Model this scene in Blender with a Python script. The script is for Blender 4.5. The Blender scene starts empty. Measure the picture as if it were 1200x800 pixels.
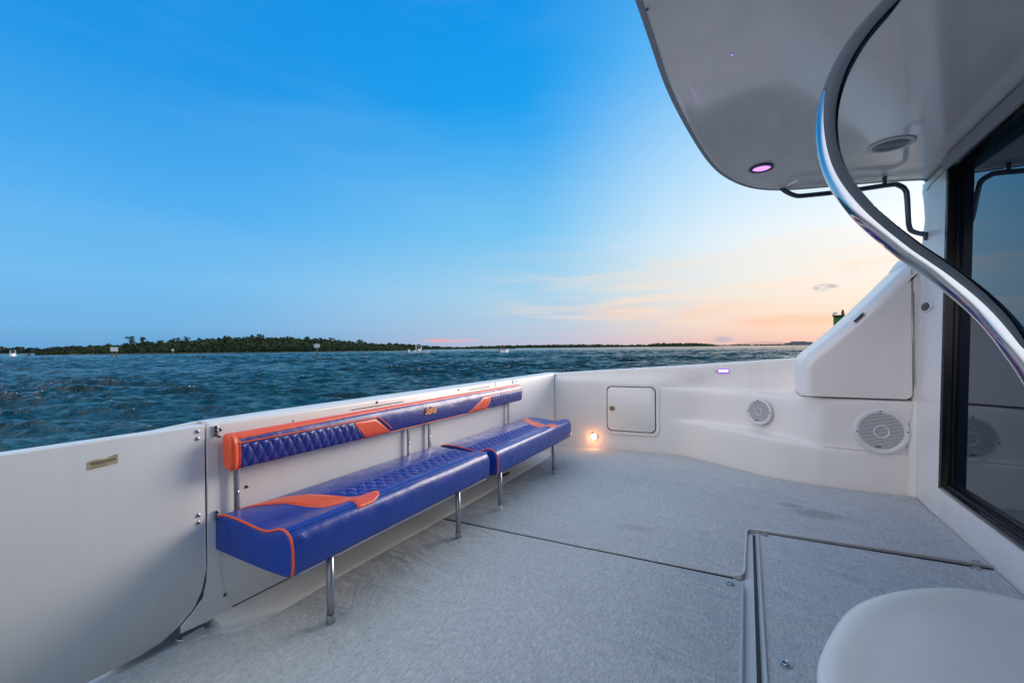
import bpy, bmesh, math, random
import numpy as np
from mathutils import Vector, Matrix, noise as mnoise
R = math.radians
random.seed(7)
S = bpy.context.scene
COL = S.collection

# ------------------------------------------------------------------ camera
cd = bpy.data.cameras.new('camera'); cam = bpy.data.objects.new('camera', cd); COL.objects.link(cam)
cd.sensor_width = 36; cd.lens = 16; cd.shift_y = .0061; cd.clip_start = .05; cd.clip_end = 12000
cam.matrix_world = Matrix.Translation((0, 0, 1)) @ Matrix.Rotation(R(27.3), 4, 'Z') @ Matrix.Rotation(R(90), 4, 'X') @ Matrix.Rotation(-.0096, 4, 'Z')
S.camera = cam
S.view_settings.view_transform = 'Standard'; S.view_settings.look = 'None'
S.view_settings.exposure = .68; S.view_settings.gamma = 1
try: S.view_settings.use_curve_mapping = False
except Exception: pass

# ------------------------------------------------------------------ sky
SUN_AZ, SUN_EL = R(31), R(14)             # azimuth from +Y towards +X
def lin(c): return [((x/255)/12.92 if x/255 <= .04045 else ((x/255+.055)/1.055)**2.4) for x in c]
W = bpy.data.worlds.new('World'); S.world = W; W.use_nodes = True
nt = W.node_tree; nt.nodes.clear(); N = nt.nodes; L = nt.links
def node(t, **kw):
    n = N.new(t)
    for k, v in kw.items(): setattr(n, k, v)
    return n
def put(s, v):
    if isinstance(v, bpy.types.NodeSocket): s.id_data.links.new(v, s)
    else: s.default_value = v
def M(op, a, b=0., c=None, clamp=False):
    n = N.new('ShaderNodeMath'); n.operation = op; n.use_clamp = clamp
    put(n.inputs[0], a); put(n.inputs[1], b)
    if c is not None: put(n.inputs[2], c)
    return n.outputs[0]
def smooth(v, a, b, lo=0., hi=1.):
    n = N.new('ShaderNodeMapRange'); n.interpolation_type = 'SMOOTHSTEP'
    put(n.inputs[0], v); n.inputs[1].default_value = a; n.inputs[2].default_value = b
    n.inputs[3].default_value = lo; n.inputs[4].default_value = hi
    return n.outputs[0]
def mixc(f, a, b, mode='MIX'):
    n = N.new('ShaderNodeMix'); n.data_type = 'RGBA'; n.blend_type = mode
    put(n.inputs[0], f)
    for i, v in ((6, a), (7, b)):
        if isinstance(v, bpy.types.NodeSocket): L.new(v, n.inputs[i])
        else: n.inputs[i].default_value = (*v[:3], 1)
    return n.outputs[2]
def ramp(f, stops, k=1.):
    n = N.new('ShaderNodeValToRGB'); cr = n.color_ramp
    while len(cr.elements) < len(stops): cr.elements.new(.5)
    for e, (p, c) in zip(cr.elements, stops):
        e.position = p/90.; e.color = (*[q*k for q in lin(c)], 1)
    L.new(f, n.inputs[0]); return n.outputs[0]
tc = node('ShaderNodeTexCoord'); sep = node('ShaderNodeSeparateXYZ'); L.new(tc.outputs['Generated'], sep.inputs[0])
X, Y, Zc = sep.outputs
el = M('MULTIPLY', M('ARCSINE', M('MAXIMUM', Zc, 0.)), 180/math.pi)         # elevation, degrees
eln = M('DIVIDE', el, 90.)
az = M('ARCTAN2', X, Y)                                                      # radians from +Y
hl = M('SQRT', M('ADD', M('MULTIPLY', X, X), M('MULTIPLY', Y, Y)))
cz = M('DIVIDE', M('ADD', M('MULTIPLY', X, math.sin(R(25))), M('MULTIPLY', Y, math.cos(R(25)))), M('MAXIMUM', hl, .001))
KV = .63                                   # dims the sky ahead; back_ keeps full strength: see view_settings.exposure
far_ = ramp(eln, [(0, (90, 156, 208)), (2.5, (106, 173, 224)), (7, (112, 185, 236)), (14, (80, 173, 238)), (27, (28, 148, 229)), (40, (14, 140, 222)), (62, (130, 180, 224)), (90, (228, 234, 244))], KV)  # pale top stops, above the view, are raised to light the cockpit
mid_ = ramp(eln, [(0, (188, 188, 212)), (2.5, (176, 198, 220)), (7, (164, 207, 232)), (14, (118, 196, 240)), (27, (20, 160, 238)), (37, (0, 147, 232)), (62, (130, 180, 224)), (90, (228, 234, 244))], KV)
near_ = ramp(eln, [(0, (238, 186, 174)), (2, (250, 214, 190)), (6, (248, 234, 220)), (12, (240, 246, 248)), (20, (200, 232, 252)), (32, (110, 192, 245)), (45, (66, 160, 230)), (62, (138, 186, 226)), (90, (228, 234, 244))], KV)
back_ = ramp(eln, [(0, (180, 178, 194)), (4, (222, 212, 216)), (10, (238, 234, 238)), (22, (240, 240, 244)), (45, (226, 232, 242)), (90, (228, 234, 244))])  # unseen sky behind, made brighter than the sky ahead to light the cockpit
sky = mixc(smooth(cz, -.05, .78), far_, mid_)
sky = mixc(smooth(cz, .62, 1.0), sky, near_)
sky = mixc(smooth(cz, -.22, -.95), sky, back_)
# warm wisps low in the sunset half
mp = node('ShaderNodeCombineXYZ'); L.new(M('MULTIPLY', az, 2.2), mp.inputs[0]); L.new(M('MULTIPLY', el, .42), mp.inputs[1])
nz = node('ShaderNodeTexNoise'); L.new(mp.outputs[0], nz.inputs['Vector']); nz.inputs['Scale'].default_value = 1.7; nz.inputs['Detail'].default_value = 6; nz.inputs['Roughness'].default_value = .55
nz.inputs['Distortion'].default_value = .6
wis = M('MULTIPLY', smooth(nz.outputs[0], .41, .70), M('MULTIPLY', smooth(el, 1.2, 3.5), smooth(el, 15., 5.5)))
wis = M('MULTIPLY', wis, smooth(cz, .45, .85))
sky = mixc(M('MULTIPLY', wis, .6), sky, [q*KV for q in lin((255, 224, 196))])
# high thin veil
mp2 = node('ShaderNodeCombineXYZ'); L.new(M('MULTIPLY', az, 1.2), mp2.inputs[0]); L.new(M('MULTIPLY', el, .09), mp2.inputs[1])
nz2 = node('ShaderNodeTexNoise'); L.new(mp2.outputs[0], nz2.inputs['Vector']); nz2.inputs['Scale'].default_value = 1.6; nz2.inputs['Detail'].default_value = 4
sky = mixc(M('MULTIPLY', smooth(nz2.outputs[0], .45, .75), .06), sky, [q*KV for q in lin((190, 220, 245))])
def blob(azd, eld, wa, we, colr, amt, ns=18., thr=(.38, .6)):
    global sky
    da = M('DIVIDE', M('SUBTRACT', az, R(azd)), R(wa)); de = M('DIVIDE', M('SUBTRACT', el, eld), we)
    d = M('SQRT', M('ADD', M('MULTIPLY', da, da), M('MULTIPLY', de, de)))
    cv = node('ShaderNodeCombineXYZ'); L.new(M('MULTIPLY', az, 1.), cv.inputs[0]); L.new(M('MULTIPLY', el, .045), cv.inputs[1])
    n3 = node('ShaderNodeTexNoise'); L.new(cv.outputs[0], n3.inputs['Vector']); n3.inputs['Scale'].default_value = ns; n3.inputs['Detail'].default_value = 5
    f = M('MULTIPLY', smooth(d, 1., .25), smooth(n3.outputs[0], *thr))
    sky = mixc(M('MULTIPLY', f, amt), sky, [q*KV for q in lin(colr)])
blob(-34.8, .95, 5.2, .34, (250, 172, 178), .5, 14., (.3, .6))
blob(-36.5, 1.0, 1.6, .30, (252, 150, 152), .5, 14., (.1, .4))
blob(7.3, 5.9, 1.4, .50, (120, 132, 150), .9, 26.)
blob(9.4, 7.3, .8, .28, (150, 158, 172), .7, 26.)
blob(-2.4, .75, 1.4, .55, (170, 170, 196), .7, 30., (.2, .5))
blob(-8, 4.2, 14, 1.5, (255, 205, 172), .55, 7., (.35, .6))
blob(4, 2.6, 9, 1.0, (255, 190, 158), .6, 7., (.3, .6))
# overexposed glow round the sun that has just gone behind the cabin
sd = (math.sin(SUN_AZ)*math.cos(SUN_EL), math.cos(SUN_AZ)*math.cos(SUN_EL), math.sin(SUN_EL))
ds = M('ADD', M('ADD', M('MULTIPLY', X, sd[0]), M('MULTIPLY', Y, sd[1])), M('MULTIPLY', Zc, sd[2]))
glow = M('POWER', M('MAXIMUM', ds, 0.), 90.)
ga = N.new('ShaderNodeVectorMath'); ga.operation = 'SCALE'; ga.inputs[0].default_value = (1.0, .95, .90); L.new(M('MULTIPLY', glow, M('MULTIPLY', smooth(el, 3., 13.), 1.3)), ga.inputs['Scale'])
skyn = node('ShaderNodeTexSky', sky_type='NISHITA', sun_disc=False); skyn.sun_elevation = SUN_EL; skyn.sun_rotation = SUN_AZ
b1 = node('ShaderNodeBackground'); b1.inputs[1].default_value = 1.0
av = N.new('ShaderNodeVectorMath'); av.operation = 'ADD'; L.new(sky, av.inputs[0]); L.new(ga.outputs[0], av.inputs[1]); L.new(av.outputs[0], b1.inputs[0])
b2 = node('ShaderNodeBackground'); b2.inputs[1].default_value = .003; L.new(skyn.outputs[0], b2.inputs[0])
ad = node('ShaderNodeAddShader'); L.new(b1.outputs[0], ad.inputs[0]); L.new(b2.outputs[0], ad.inputs[1])
wo = node('ShaderNodeOutputWorld'); L.new(ad.outputs[0], wo.inputs[0])

sl = bpy.data.lights.new('sun', 'SUN'); sl.energy = 2.0; sl.angle = R(34); sl.color = (1, .88, .78)
so = bpy.data.objects.new('sun', sl); COL.objects.link(so)
so.rotation_euler = Vector(sd).to_track_quat('Z', 'Y').to_euler()

# ------------------------------------------------------------------ materials
MAT = {}
def mat(name, col, rough=.5, metal=0., spec=.5, coat=0., coat_rough=.05, emit=None, estr=0., ior=1.5):
    m = bpy.data.materials.new(name); m.use_nodes = True
    p = m.node_tree.nodes['Principled BSDF']
    p.inputs['Base Color'].default_value = (*col, 1); p.inputs['Roughness'].default_value = rough
    p.inputs['Metallic'].default_value = metal; p.inputs['Specular IOR Level'].default_value = spec
    p.inputs['Coat Weight'].default_value = coat; p.inputs['Coat Roughness'].default_value = coat_rough
    p.inputs['IOR'].default_value = ior
    if emit: p.inputs['Emission Color'].default_value = (*emit, 1); p.inputs['Emission Strength'].default_value = estr
    MAT[name] = m; return m
class G:                                   # small node-graph helper on one material
    def __init__(s, m): s.t = m.node_tree; s.p = s.t.nodes['Principled BSDF']; s.tc = s.t.nodes.new('ShaderNodeTexCoord')
    def noise(s, scale, detail=4, rough=.55, stretch=(1, 1, 1), dist=0., src='Object', rot=(0, 0, 0)):
        mp = s.t.nodes.new('ShaderNodeMapping'); mp.inputs['Scale'].default_value = stretch; mp.inputs['Rotation'].default_value = rot
        s.t.links.new(s.tc.outputs[src], mp.inputs[0])
        n = s.t.nodes.new('ShaderNodeTexNoise'); s.t.links.new(mp.outputs[0], n.inputs['Vector'])
        n.inputs['Scale'].default_value = scale; n.inputs['Detail'].default_value = detail; n.inputs['Roughness'].default_value = rough; n.inputs['Distortion'].default_value = dist
        return n.outputs[0]
    def ramp(s, f, a, b, p0=.3, p1=.7):
        n = s.t.nodes.new('ShaderNodeValToRGB'); n.color_ramp.elements[0].position = p0; n.color_ramp.elements[1].position = p1
        n.color_ramp.elements[0].color = (*a, 1) if not isinstance(a, float) else (a, a, a, 1)
        n.color_ramp.elements[1].color = (*b, 1) if not isinstance(b, float) else (b, b, b, 1)
        s.t.links.new(f, n.inputs[0]); return n.outputs[0]
    def mix(s, f, a, b, mode='MIX'):
        n = s.t.nodes.new('ShaderNodeMix'); n.data_type = 'RGBA'; n.blend_type = mode
        put(n.inputs[0], f); put(n.inputs[6], a if not isinstance(a, tuple) else (*a, 1)); put(n.inputs[7], b if not isinstance(b, tuple) else (*b, 1))
        return n.outputs[2]
    def math(s, op, a, b=0.):
        n = s.t.nodes.new('ShaderNodeMath'); n.operation = op; put(n.inputs[0], a); put(n.inputs[1], b); return n.outputs[0]
    def color(s, c): s.t.links.new(c, s.p.inputs['Base Color'])
    def rough(s, c): s.t.links.new(c, s.p.inputs['Roughness'])
    def bump(s, h, strength=.3, dist=.01, prev=None):
        b = s.t.nodes.new('ShaderNodeBump'); b.inputs['Strength'].default_value = strength; b.inputs['Distance'].default_value = dist
        s.t.links.new(h, b.inputs['Height'])
        if prev is not None: s.t.links.new(prev, b.inputs['Normal'])
        s.t.links.new(b.outputs[0], s.p.inputs['Normal']); return b.outputs[0]
def gelcoat(name, a, b, rough=.28, wav=.006):
    m = mat(name, a, rough, coat=.15, coat_rough=.12); g = G(m)
    base = g.ramp(g.noise(2.2, 6, .6), a, b, .35, .7)
    drip = g.ramp(g.noise(5, 6, .65, (1.6, 1.6, .16), .3), .0, .16, .54, .74); fleck = g.ramp(g.noise(46, 3, .5), .0, .35, .70, .80)
    g.color(g.mix(fleck, g.mix(drip, base, (.60, .575, .54)), (.55, .52, .48)))
    g.rough(g.ramp(g.noise(1.7, 3), rough-.03, rough+.04))
    g.bump(g.noise(3.5, 2, .4), .25, wav); return m
gelcoat('gelcoat', (.85, .815, .775), (.82, .785, .745), .34)
gelcoat('gelcoat_shade', (.90, .875, .84), (.88, .855, .82), .2, .012); MAT['gelcoat_shade'].node_tree.nodes['Principled BSDF'].inputs['Coat Weight'].default_value = 1.; MAT['gelcoat_shade'].node_tree.nodes['Principled BSDF'].inputs['Coat Roughness'].default_value = .09  # gelcoat copy for the overhang, paler to offset the shade on its underside
m = mat('gelcoat_worn', (.74, .73, .72), .4, coat=.15); g = G(m)
g.color(g.mix(g.ramp(g.noise(9, 7, .7), 0., .5, .52, .75), (.76, .73, .69), (.55, .52, .47))); g.bump(g.noise(14, 5), .2, .004)
def vinyl(name, a, b):
    m = mat(name, a, .36, coat=.3, coat_rough=.18); g = G(m)
    g.color(g.ramp(g.noise(7, 5), a, b)); g.rough(g.ramp(g.noise(16, 4), .28, .46))
    b1 = g.bump(g.noise(420, 2), .12, .002); g.bump(g.noise(11, 4, .55, dist=.8), .4, .010, b1); return m
vinyl('blue_vinyl', (.003, .038, .31), (.004, .048, .36))
vinyl('indigo_vinyl', (.010, .024, .22), (.014, .032, .27))
vinyl('orange_vinyl', (1.0, .120, .036), (.94, .10, .028))
mat('steel', (.62, .63, .65), .16, 1.); mat('chrome', (.56, .59, .64), .05, 1.)
m = mat('brushed_alloy', (.40, .41, .43), .34, 1.); g = G(m); g.rough(g.ramp(g.noise(60, 3, stretch=(1, 1, .05)), .25, .45))
mat('dark_steel', (.10, .12, .16), .22, .9)
mat('black_gloss', (.004, .005, .008), .16, spec=.35); mat('black_rubber', (.02, .02, .022), .6)
mat('door_frame', (.012, .016, .026), .22, coat=.3); mat('header_trim', (.34, .37, .42), .4)
m = mat('tinted_glass', (.006, .010, .018), .015, ior=2.3); m.node_tree.nodes['Principled BSDF'].inputs['Specular Tint'].default_value = (.52, .76, 1, 1)
mat('white_plastic', (.72, .72, .73), .4); mat('grey_plastic', (.34, .35, .38), .5); mat('speaker_dark', (.14, .145, .16), .7)
mat('seam_dark', (.05, .05, .055), .7); mat('brass', (.45, .36, .17), .3, .9)
mat('lamp_lens', (1, .8, .55), .4, emit=(1, .66, .30), estr=14); mat('lamp_bezel', (.5, .42, .32), .3, .8)
mat('violet_lens', (.6, .3, .9), .3, emit=(.62, .22, 1.0), estr=1.15); mat('led_lens', (.8, .6, .9), .3, emit=(.80, .42, 1.), estr=6); mat('led_housing', (.25, .08, .5), .4, emit=(.3, .06, .8), estr=.5)
m = mat('label_film', (.52, .40, .20), .45); g = G(m); g.color(g.ramp(g.noise(30, 5), (.58, .45, .22), (.40, .33, .19)))
mat('label_ink', (.12, .12, .11), .6); mat('label_pale', (.55, .50, .38), .5)
# carpet: short streaky pile, wrinkles, one damp stain
m = mat('carpet', (.3, .32, .35), .95, spec=.15); g = G(m)
st = g.noise(165, 3, .65, (1.3, .34, 1), .5); st2 = g.noise(38, 4, .6, (1.2, .6, 1)); big = g.noise(1.1, 4, .55)
c = g.ramp(st, (.36, .385, .395), (.68, .70, .705), .30, .66)
c = g.mix(g.ramp(st2, .0, .40, .35, .8), c, (.48, .51, .525)); c = g.mix(g.ramp(big, .0, .38, .42, .7), c, (.40, .435, .455))
geo = g.t.nodes.new('ShaderNodeNewGeometry'); sp = g.t.nodes.new('ShaderNodeSeparateXYZ'); g.t.links.new(geo.outputs['Position'], sp.inputs[0])
def spot(cx, cy, rx, ry):
    dx = g.math('DIVIDE', g.math('SUBTRACT', sp.outputs[0], cx), rx); dy = g.math('DIVIDE', g.math('SUBTRACT', sp.outputs[1], cy), ry)
    d = g.math('ADD', g.math('ADD', g.math('MULTIPLY', dx, dx), g.math('MULTIPLY', dy, dy)), g.math('MULTIPLY', g.math('SUBTRACT', st2, .5), 1.6))
    return g.ramp(d, .5, .0, .15, 1.1)
c = g.mix(spot(.36, 3.22, .17, .10), c, (.25, .25, .25)); c = g.mix(spot(.23, 3.33, .08, .06), c, (.27, .27, .27)); c = g.mix(spot(-.55, 2.55, .12, .05), c, (.38, .40, .41))
g.color(c)
b1 = g.bump(st, .8, .006); g.bump(g.noise(2.6, 5, .5, (1, 1.9, 1), 1.2), .55, .06, b1)
mat('gutter', (.64, .65, .67), .4); mat('trim_pale', (.62, .63, .65), .6)

# ------------------------------------------------------------------ helpers
ORG = {}
def prop(o, label=None, cat=None, group=None, kind=None):
    for k, v in (('label', label), ('category', cat), ('group', group), ('kind', kind)):
        if v: o[k] = v
    return o
def thing(name, loc, label, cat, group=None):
    o = bpy.data.objects.new(name, None); COL.objects.link(o); o.location = loc; o.empty_display_size = .1
    ORG[o] = Vector(loc); return prop(o, label, cat, group)
def link(name, bm, m, parent=None, smooth_=True, sub=0, label=None):
    """bm in world coordinates -> one mesh object (local to its parent's origin)"""
    me = bpy.data.meshes.new(name)
    off = ORG.get(parent, Vector((0, 0, 0)))
    if isinstance(bm, bmesh.types.BMesh):
        bmesh.ops.translate(bm, verts=bm.verts, vec=-off)
        bmesh.ops.recalc_face_normals(bm, faces=bm.faces)
        bm.to_mesh(me); bm.free()
    else:
        v, f = bm; me.from_pydata([tuple(Vector(p)-off) for p in v], [], f)
    me.materials.append(MAT[m] if isinstance(m, str) else m)
    o = bpy.data.objects.new(name, me); COL.objects.link(o)
    if parent: o.parent = parent; ORG[o] = off
    if smooth_:
        me.polygons.foreach_set('use_smooth', [True]*len(me.polygons))
    if sub:
        md = o.modifiers.new('sub', 'SUBSURF'); md.levels = md.render_levels = sub
    if label: o['label'] = label
    return o
def sharp(o, deg=35):
    me = o.data
    bm = bmesh.new(); bm.from_mesh(me)
    for e in bm.edges:
        e.smooth = len(e.link_faces) == 2 and e.calc_face_angle(0) < R(deg)
    bm.to_mesh(me); bm.free(); return o
def box(bm, lo, hi, bev=0., seg=2, mtx=None):
    r = bmesh.ops.create_cube(bm, size=1); vs = r['verts']
    for v in vs:
        v.co = Vector([lo[i]+(v.co[i]+.5)*(hi[i]-lo[i]) for i in range(3)])
    if bev:
        es = list({e for v in vs for e in v.link_edges})
        q = bmesh.ops.bevel(bm, geom=es, offset=bev, segments=seg, profile=.5, affect='EDGES'); vs = list({v for f in q['faces'] for v in f.verts} | {v for v in vs if v.is_valid})
    if mtx is not None: bmesh.ops.transform(bm, matrix=mtx, verts=vs)
    return vs
def boxobj(name, lo, hi, m, parent=None, bev=.004, seg=2, label=None):
    bm = bmesh.new(); box(bm, lo, hi, bev, seg); return sharp(link(name, bm, m, parent, label=label), 50)
def spline(pts, n):
    P = [Vector(p) for p in pts]; P = [P[0]*2-P[1]] + P + [P[-1]*2-P[-2]]; out = []
    for i in range(1, len(P)-2):
        for k in range(n):
            t = k/n; a, b, c, d = P[i-1:i+3]
            out.append(.5*((2*b)+(c-a)*t+(2*a-5*b+4*c-d)*t*t+(3*b-a-3*c+d)*t**3))
    out.append(P[-2]); return out
def tube(bm, path, r, seg=10, cap=True, flat=1.):
    path = [Vector(p) for p in path]; n = len(path); rr = r if hasattr(r, '__len__') else [r]*n
    t0 = (path[1]-path[0]).normalized(); u = t0.orthogonal().normalized(); rings = []; pt = t0
    for i, p in enumerate(path):
        t = (path[min(i+1, n-1)]-path[max(i-1, 0)]).normalized()
        u = (pt.rotation_difference(t) @ u); u = (u-t*u.dot(t)).normalized(); w = t.cross(u); pt = t
        rings.append([bm.verts.new(p+(u*math.cos(a)+w*math.sin(a)*flat)*rr[i]) for a in [2*math.pi*k/seg for k in range(seg)]])
    for a, b in zip(rings, rings[1:]):
        for k in range(seg): bm.faces.new((a[k], a[(k+1) % seg], b[(k+1) % seg], b[k]))
    if cap: bm.faces.new(rings[0][::-1]); bm.faces.new(rings[-1])
def lathe(bm, prof, c, axis, seg=32):
    """prof: (radius, height along axis) list"""
    ax = Vector(axis).normalized(); u = ax.orthogonal().normalized(); w = ax.cross(u); c = Vector(c); rings = []
    for r, h in prof:
        if r < 1e-6: rings.append([bm.verts.new(c+ax*h)])
        else: rings.append([bm.verts.new(c+ax*h+(u*math.cos(a)+w*math.sin(a))*r) for a in [2*math.pi*k/seg for k in range(seg)]])
    for a, b in zip(rings, rings[1:]):
        for k in range(seg):
            k2 = (k+1) % seg
            q = [a[k], a[k2] if len(a) > 1 else None, b[k2] if len(b) > 1 else None, b[k]] if len(a) > 1 and len(b) > 1 else ([a[0], b[k2], b[k]] if len(a) == 1 else [a[k], a[k2], b[0]])
            bm.faces.new(q)
def ltobj(name, prof, c, axis, m, parent=None, seg=32, label=None):
    bm = bmesh.new(); lathe(bm, prof, c, axis, seg); return sharp(link(name, bm, m, parent, label=label), 40)
def rrect(x0, y0, x1, y1, r, n=6):
    out = []
    rs = r if hasattr(r, '__len__') else [r]*4
    for (cx, cy, a0, q) in ((x1-rs[0], y1-rs[0], 0, rs[0]), (x0+rs[1], y1-rs[1], 90, rs[1]), (x0+rs[2], y0+rs[2], 180, rs[2]), (x1-rs[3], y0+rs[3], 270, rs[3])):
        for k in range(n+1): a = R(a0+90*k/n); out.append((cx+q*math.cos(a), cy+q*math.sin(a)))
    return out
def prism(bm, outl, f0, f1, bev=0., seg=3):
    """outline (a,b) -> solid between mapping functions f0(a,b) and f1(a,b); bevel round the f1 face"""
    A = [bm.verts.new(f0(*p)) for p in outl]; B = [bm.verts.new(f1(*p)) for p in outl]; n = len(outl)
    bm.faces.new(A[::-1]); top = bm.faces.new(B)
    for k in range(n): bm.faces.new((A[k], A[(k+1) % n], B[(k+1) % n], B[k]))
    if bev: bmesh.ops.bevel(bm, geom=list(top.edges), offset=bev, segments=seg, profile=.5, affect='EDGES')
def prob(name, outl, f0, f1, m, parent=None, bev=0., seg=3, label=None, ang=40):
    bm = bmesh.new(); prism(bm, outl, f0, f1, bev, seg); return sharp(link(name, bm, m, parent, label=label), ang)
def screw(parent, c, axis, r=.006, m='steel', name='screw'):
    return ltobj(name, [(r, 0), (r*.95, r*.35), (r*.5, r*.6), (0, r*.65)], c, axis, m, parent, 10)
def interp(x, xs, ys): return float(np.interp(x, xs, ys))

WZ = -.55                                  # water level (the cockpit sole is z = 0)
# ------------------------------------------------------------------ sea
def build_sea():
    rs = [1.2]
    while rs[-1] < 9000:
        r = rs[-1]; st = max(.05, .0048*r) if r < 420 else .05*r
        rs.append(r+(.25 if r < 2.6 else st))
    rs = np.array(rs); rs[-1] = 9000
    th = np.concatenate([np.linspace(R(-82), R(34), 640), np.linspace(R(34), R(278), 150)[1:-1]])
    nr, ntn = len(rs), len(th)
    rr, tt = np.meshgrid(rs, th, indexing='ij')
    x0 = rr*np.sin(tt); y0 = rr*np.cos(tt)
    dr = np.maximum(np.gradient(rs)[:, None]*np.ones_like(tt), rr*(R(116)/640)); dr[:, 640:] = np.maximum(dr[:, 640:], rr[:, 640:]*.03)
    rng = np.random.default_rng(11); wind = R(160)
    dx = np.zeros_like(x0); dy = np.zeros_like(x0); dz = np.zeros_like(x0); jac = np.zeros_like(x0)
    nW = 84
    lam = np.exp(np.linspace(np.log(.20), np.log(5.2), nW))*(1+.06*rng.standard_normal(nW))
    mod = .82+.36*np.sin(.11*x0+.07*y0+1.3)*np.sin(.05*x0-.13*y0+.4)
    farw = np.clip((rr-35)/90, 0, 1)*np.clip((900-rr)/500, 0, 1)
    for l in lam:
        k = 2*math.pi/l; a = wind+rng.normal(0, .55 if l < 1 else .38); ph = rng.uniform(0, 6.28)
        amp = .0100*l*(1.15 if .45 < l < 2.0 else (max(.15, .9*(2.0/l)**1.7) if l >= 2.0 else 1.0))
        fade = np.clip((l/dr-1.7)/1.8, 0, 1)
        kx, ky = math.sin(a), math.cos(a); p = k*(x0*kx+y0*ky)+ph+.55*np.sin(.35*k*(x0*ky-y0*kx)+ph*3)
        A = amp*fade*mod*(1+(1.5*farw if l > 1.8 else 0))
        c_, s_ = np.cos(p), np.sin(p)
        dz += A*c_; dx -= .85*A*kx*s_; dy -= .85*A*ky*s_; jac += A*k*c_
    v = np.stack([x0+dx, y0+dy, WZ+dz], -1).reshape(-1, 3)
    # far cells drop nowhere: flat sheet to the horizon
    i = np.arange(nr-1)[:, None]; j = np.arange(ntn)[None, :]; j2 = (j+1) % ntn
    f = np.stack([i*ntn+j, i*ntn+j2, (i+1)*ntn+j2, (i+1)*ntn+j], -1).reshape(-1, 4)
    me = bpy.data.meshes.new('sea')
    me.vertices.add(len(v)); me.vertices.foreach_set('co', v.ravel().astype(np.float32))
    me.loops.add(f.size); me.loops.foreach_set('vertex_index', f.ravel().astype(np.int32))
    me.polygons.add(len(f)); me.polygons.foreach_set('loop_start', (np.arange(len(f))*4).astype(np.int32))
    me.polygons.foreach_set('use_smooth', np.ones(len(f), bool))
    me.update(calc_edges=True)
    at = me.attributes.new('crest', 'FLOAT', 'POINT'); nearm = (rr > 5) & (rr < 60); p0, p1 = np.percentile(jac[nearm], [98.9, 99.9]); at.data.foreach_set('value', ((jac-p0)/(p1-p0)).ravel().astype(np.float32))
    m = mat('sea_water', (.004, .03, .042), .06, ior=1.33, spec=.21); g = G(m); t = g.t
    geo = t.nodes.new('ShaderNodeNewGeometry')
    g.tc = t.nodes.new('ShaderNodeTexCoord')
    n1 = g.noise(2.6, 6, .62, (1, 1.35, 1), .5, rot=(0, 0, R(-20))); n2 = g.noise(9, 4, .6, (1, 1.3, 1), rot=(0, 0, R(15))); n3 = g.noise(.55, 5, .6, (1, 1.5, 1), .4, rot=(0, 0, R(-20)))
    b = g.bump(n2, .5, .03); b = g.bump(n1, .75, .12, b); b = g.bump(n3, .8, .60, b); n4 = g.noise(.22, 3, .55, (1, 1.6, 1), .5, rot=(0, 0, R(-25))); b = g.bump(n4, .6, 1.3, b)
    big = g.noise(.09, 4); base = g.ramp(big, (.002, .022, .026), (.005, .044, .048))
    an = t.nodes.new('ShaderNodeAttribute'); an.attribute_name = 'crest'
    fn = g.noise(7.5, 6, .7, dist=1.2)
    ff = g.math('MULTIPLY', g.ramp(an.outputs['Fac'], 0., 1., .0, .8), g.ramp(fn, 0., 1., .53, .60))
    # wake foam beside the hull
    g.color(g.mix(ff, base, (.80, .84, .86)))
    g.rough(g.mix(ff, (.11, .11, .11), (.6, .6, .6)))
    me.materials.append(m)
    o = bpy.data.objects.new('sea', me); COL.objects.link(o); prop(o, 'choppy dark teal sea stretching to the horizon', None, None, 'structure')
build_sea()

# ------------------------------------------------------------------ cockpit sole
XW, XB = -1.77, .975                       # transom inner face, cabin bulkhead foot
deck = boxobj('deck', (-1.90, -1.30, -.10), (.99, 4.60, -.022), 'gutter', None, 0); prop(deck, 'fibreglass cockpit deck under grey carpet', kind='structure')
ORG[deck] = Vector((0, 0, 0))
def carpet(outl, wr=0.):
    """carpet sheet with rolled edges and low wrinkles"""
    bm = bmesh.new(); n = len(outl)
    cx = sum(p[0] for p in outl)/n; cy = sum(p[1] for p in outl)/n
    vs = [bm.verts.new((x, y, -.003)) for x, y in outl]; f = bm.faces.new(vs)
    r = bmesh.ops.extrude_face_region(bm, geom=[f]); low = [e for e in r['geom'] if isinstance(e, bmesh.types.BMVert)]
    for v in low: v.co.z = -.024
    bm.normal_update()
    top = max(bm.faces, key=lambda q: q.calc_center_median().z if len(q.verts) == n else -9)
    bmesh.ops.bevel(bm, geom=list(top.edges), offset=.007, segments=3, profile=.5, affect='EDGES')
    return link('carpet_panel', bm, 'carpet', deck, True)
def sideF(x): return interp(x, [-1.72, -1.64, -1.5, -1.35, -.957, -.6, -.54, -.45, -.17, .135, .3, .45, .69, .98], [4.2, 4.29, 4.36, 4.40, 4.44, 4.46, 4.455, 4.41, 4.21, 4.0, 3.945, 3.915, 3.885, 3.885])
xs = np.linspace(-1.715, .972, 46)
edge = [(x, sideF(x)-.012-.012*abs(math.sin(3.1*x+.4))*(x < -.3)) for x in xs]
tr = [(-1.715, 4.16), (-1.70, 4.05), (-1.63, 3.93), (-1.612, 3.6), (-1.608, 3.0), (-1.602, 2.6), (-1.606, 2.203)]
carpet([(.972, 2.795), (.02, 2.795), (-.008, 2.788), (-.014, 2.75), (-.02, 2.22), (-.04, 2.203), (-.3, 2.201)] + tr[::-1] + edge)
carpet([(-.024, -1.28), (-.022, 2.155), (-.05, 2.178), (-1.606, 2.19), (-1.612, 1.4), (-1.60, 1.10), (-1.64, .98), (-1.80+.06, .92), (-1.742, .6), (-1.742, -1.28)])
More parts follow.
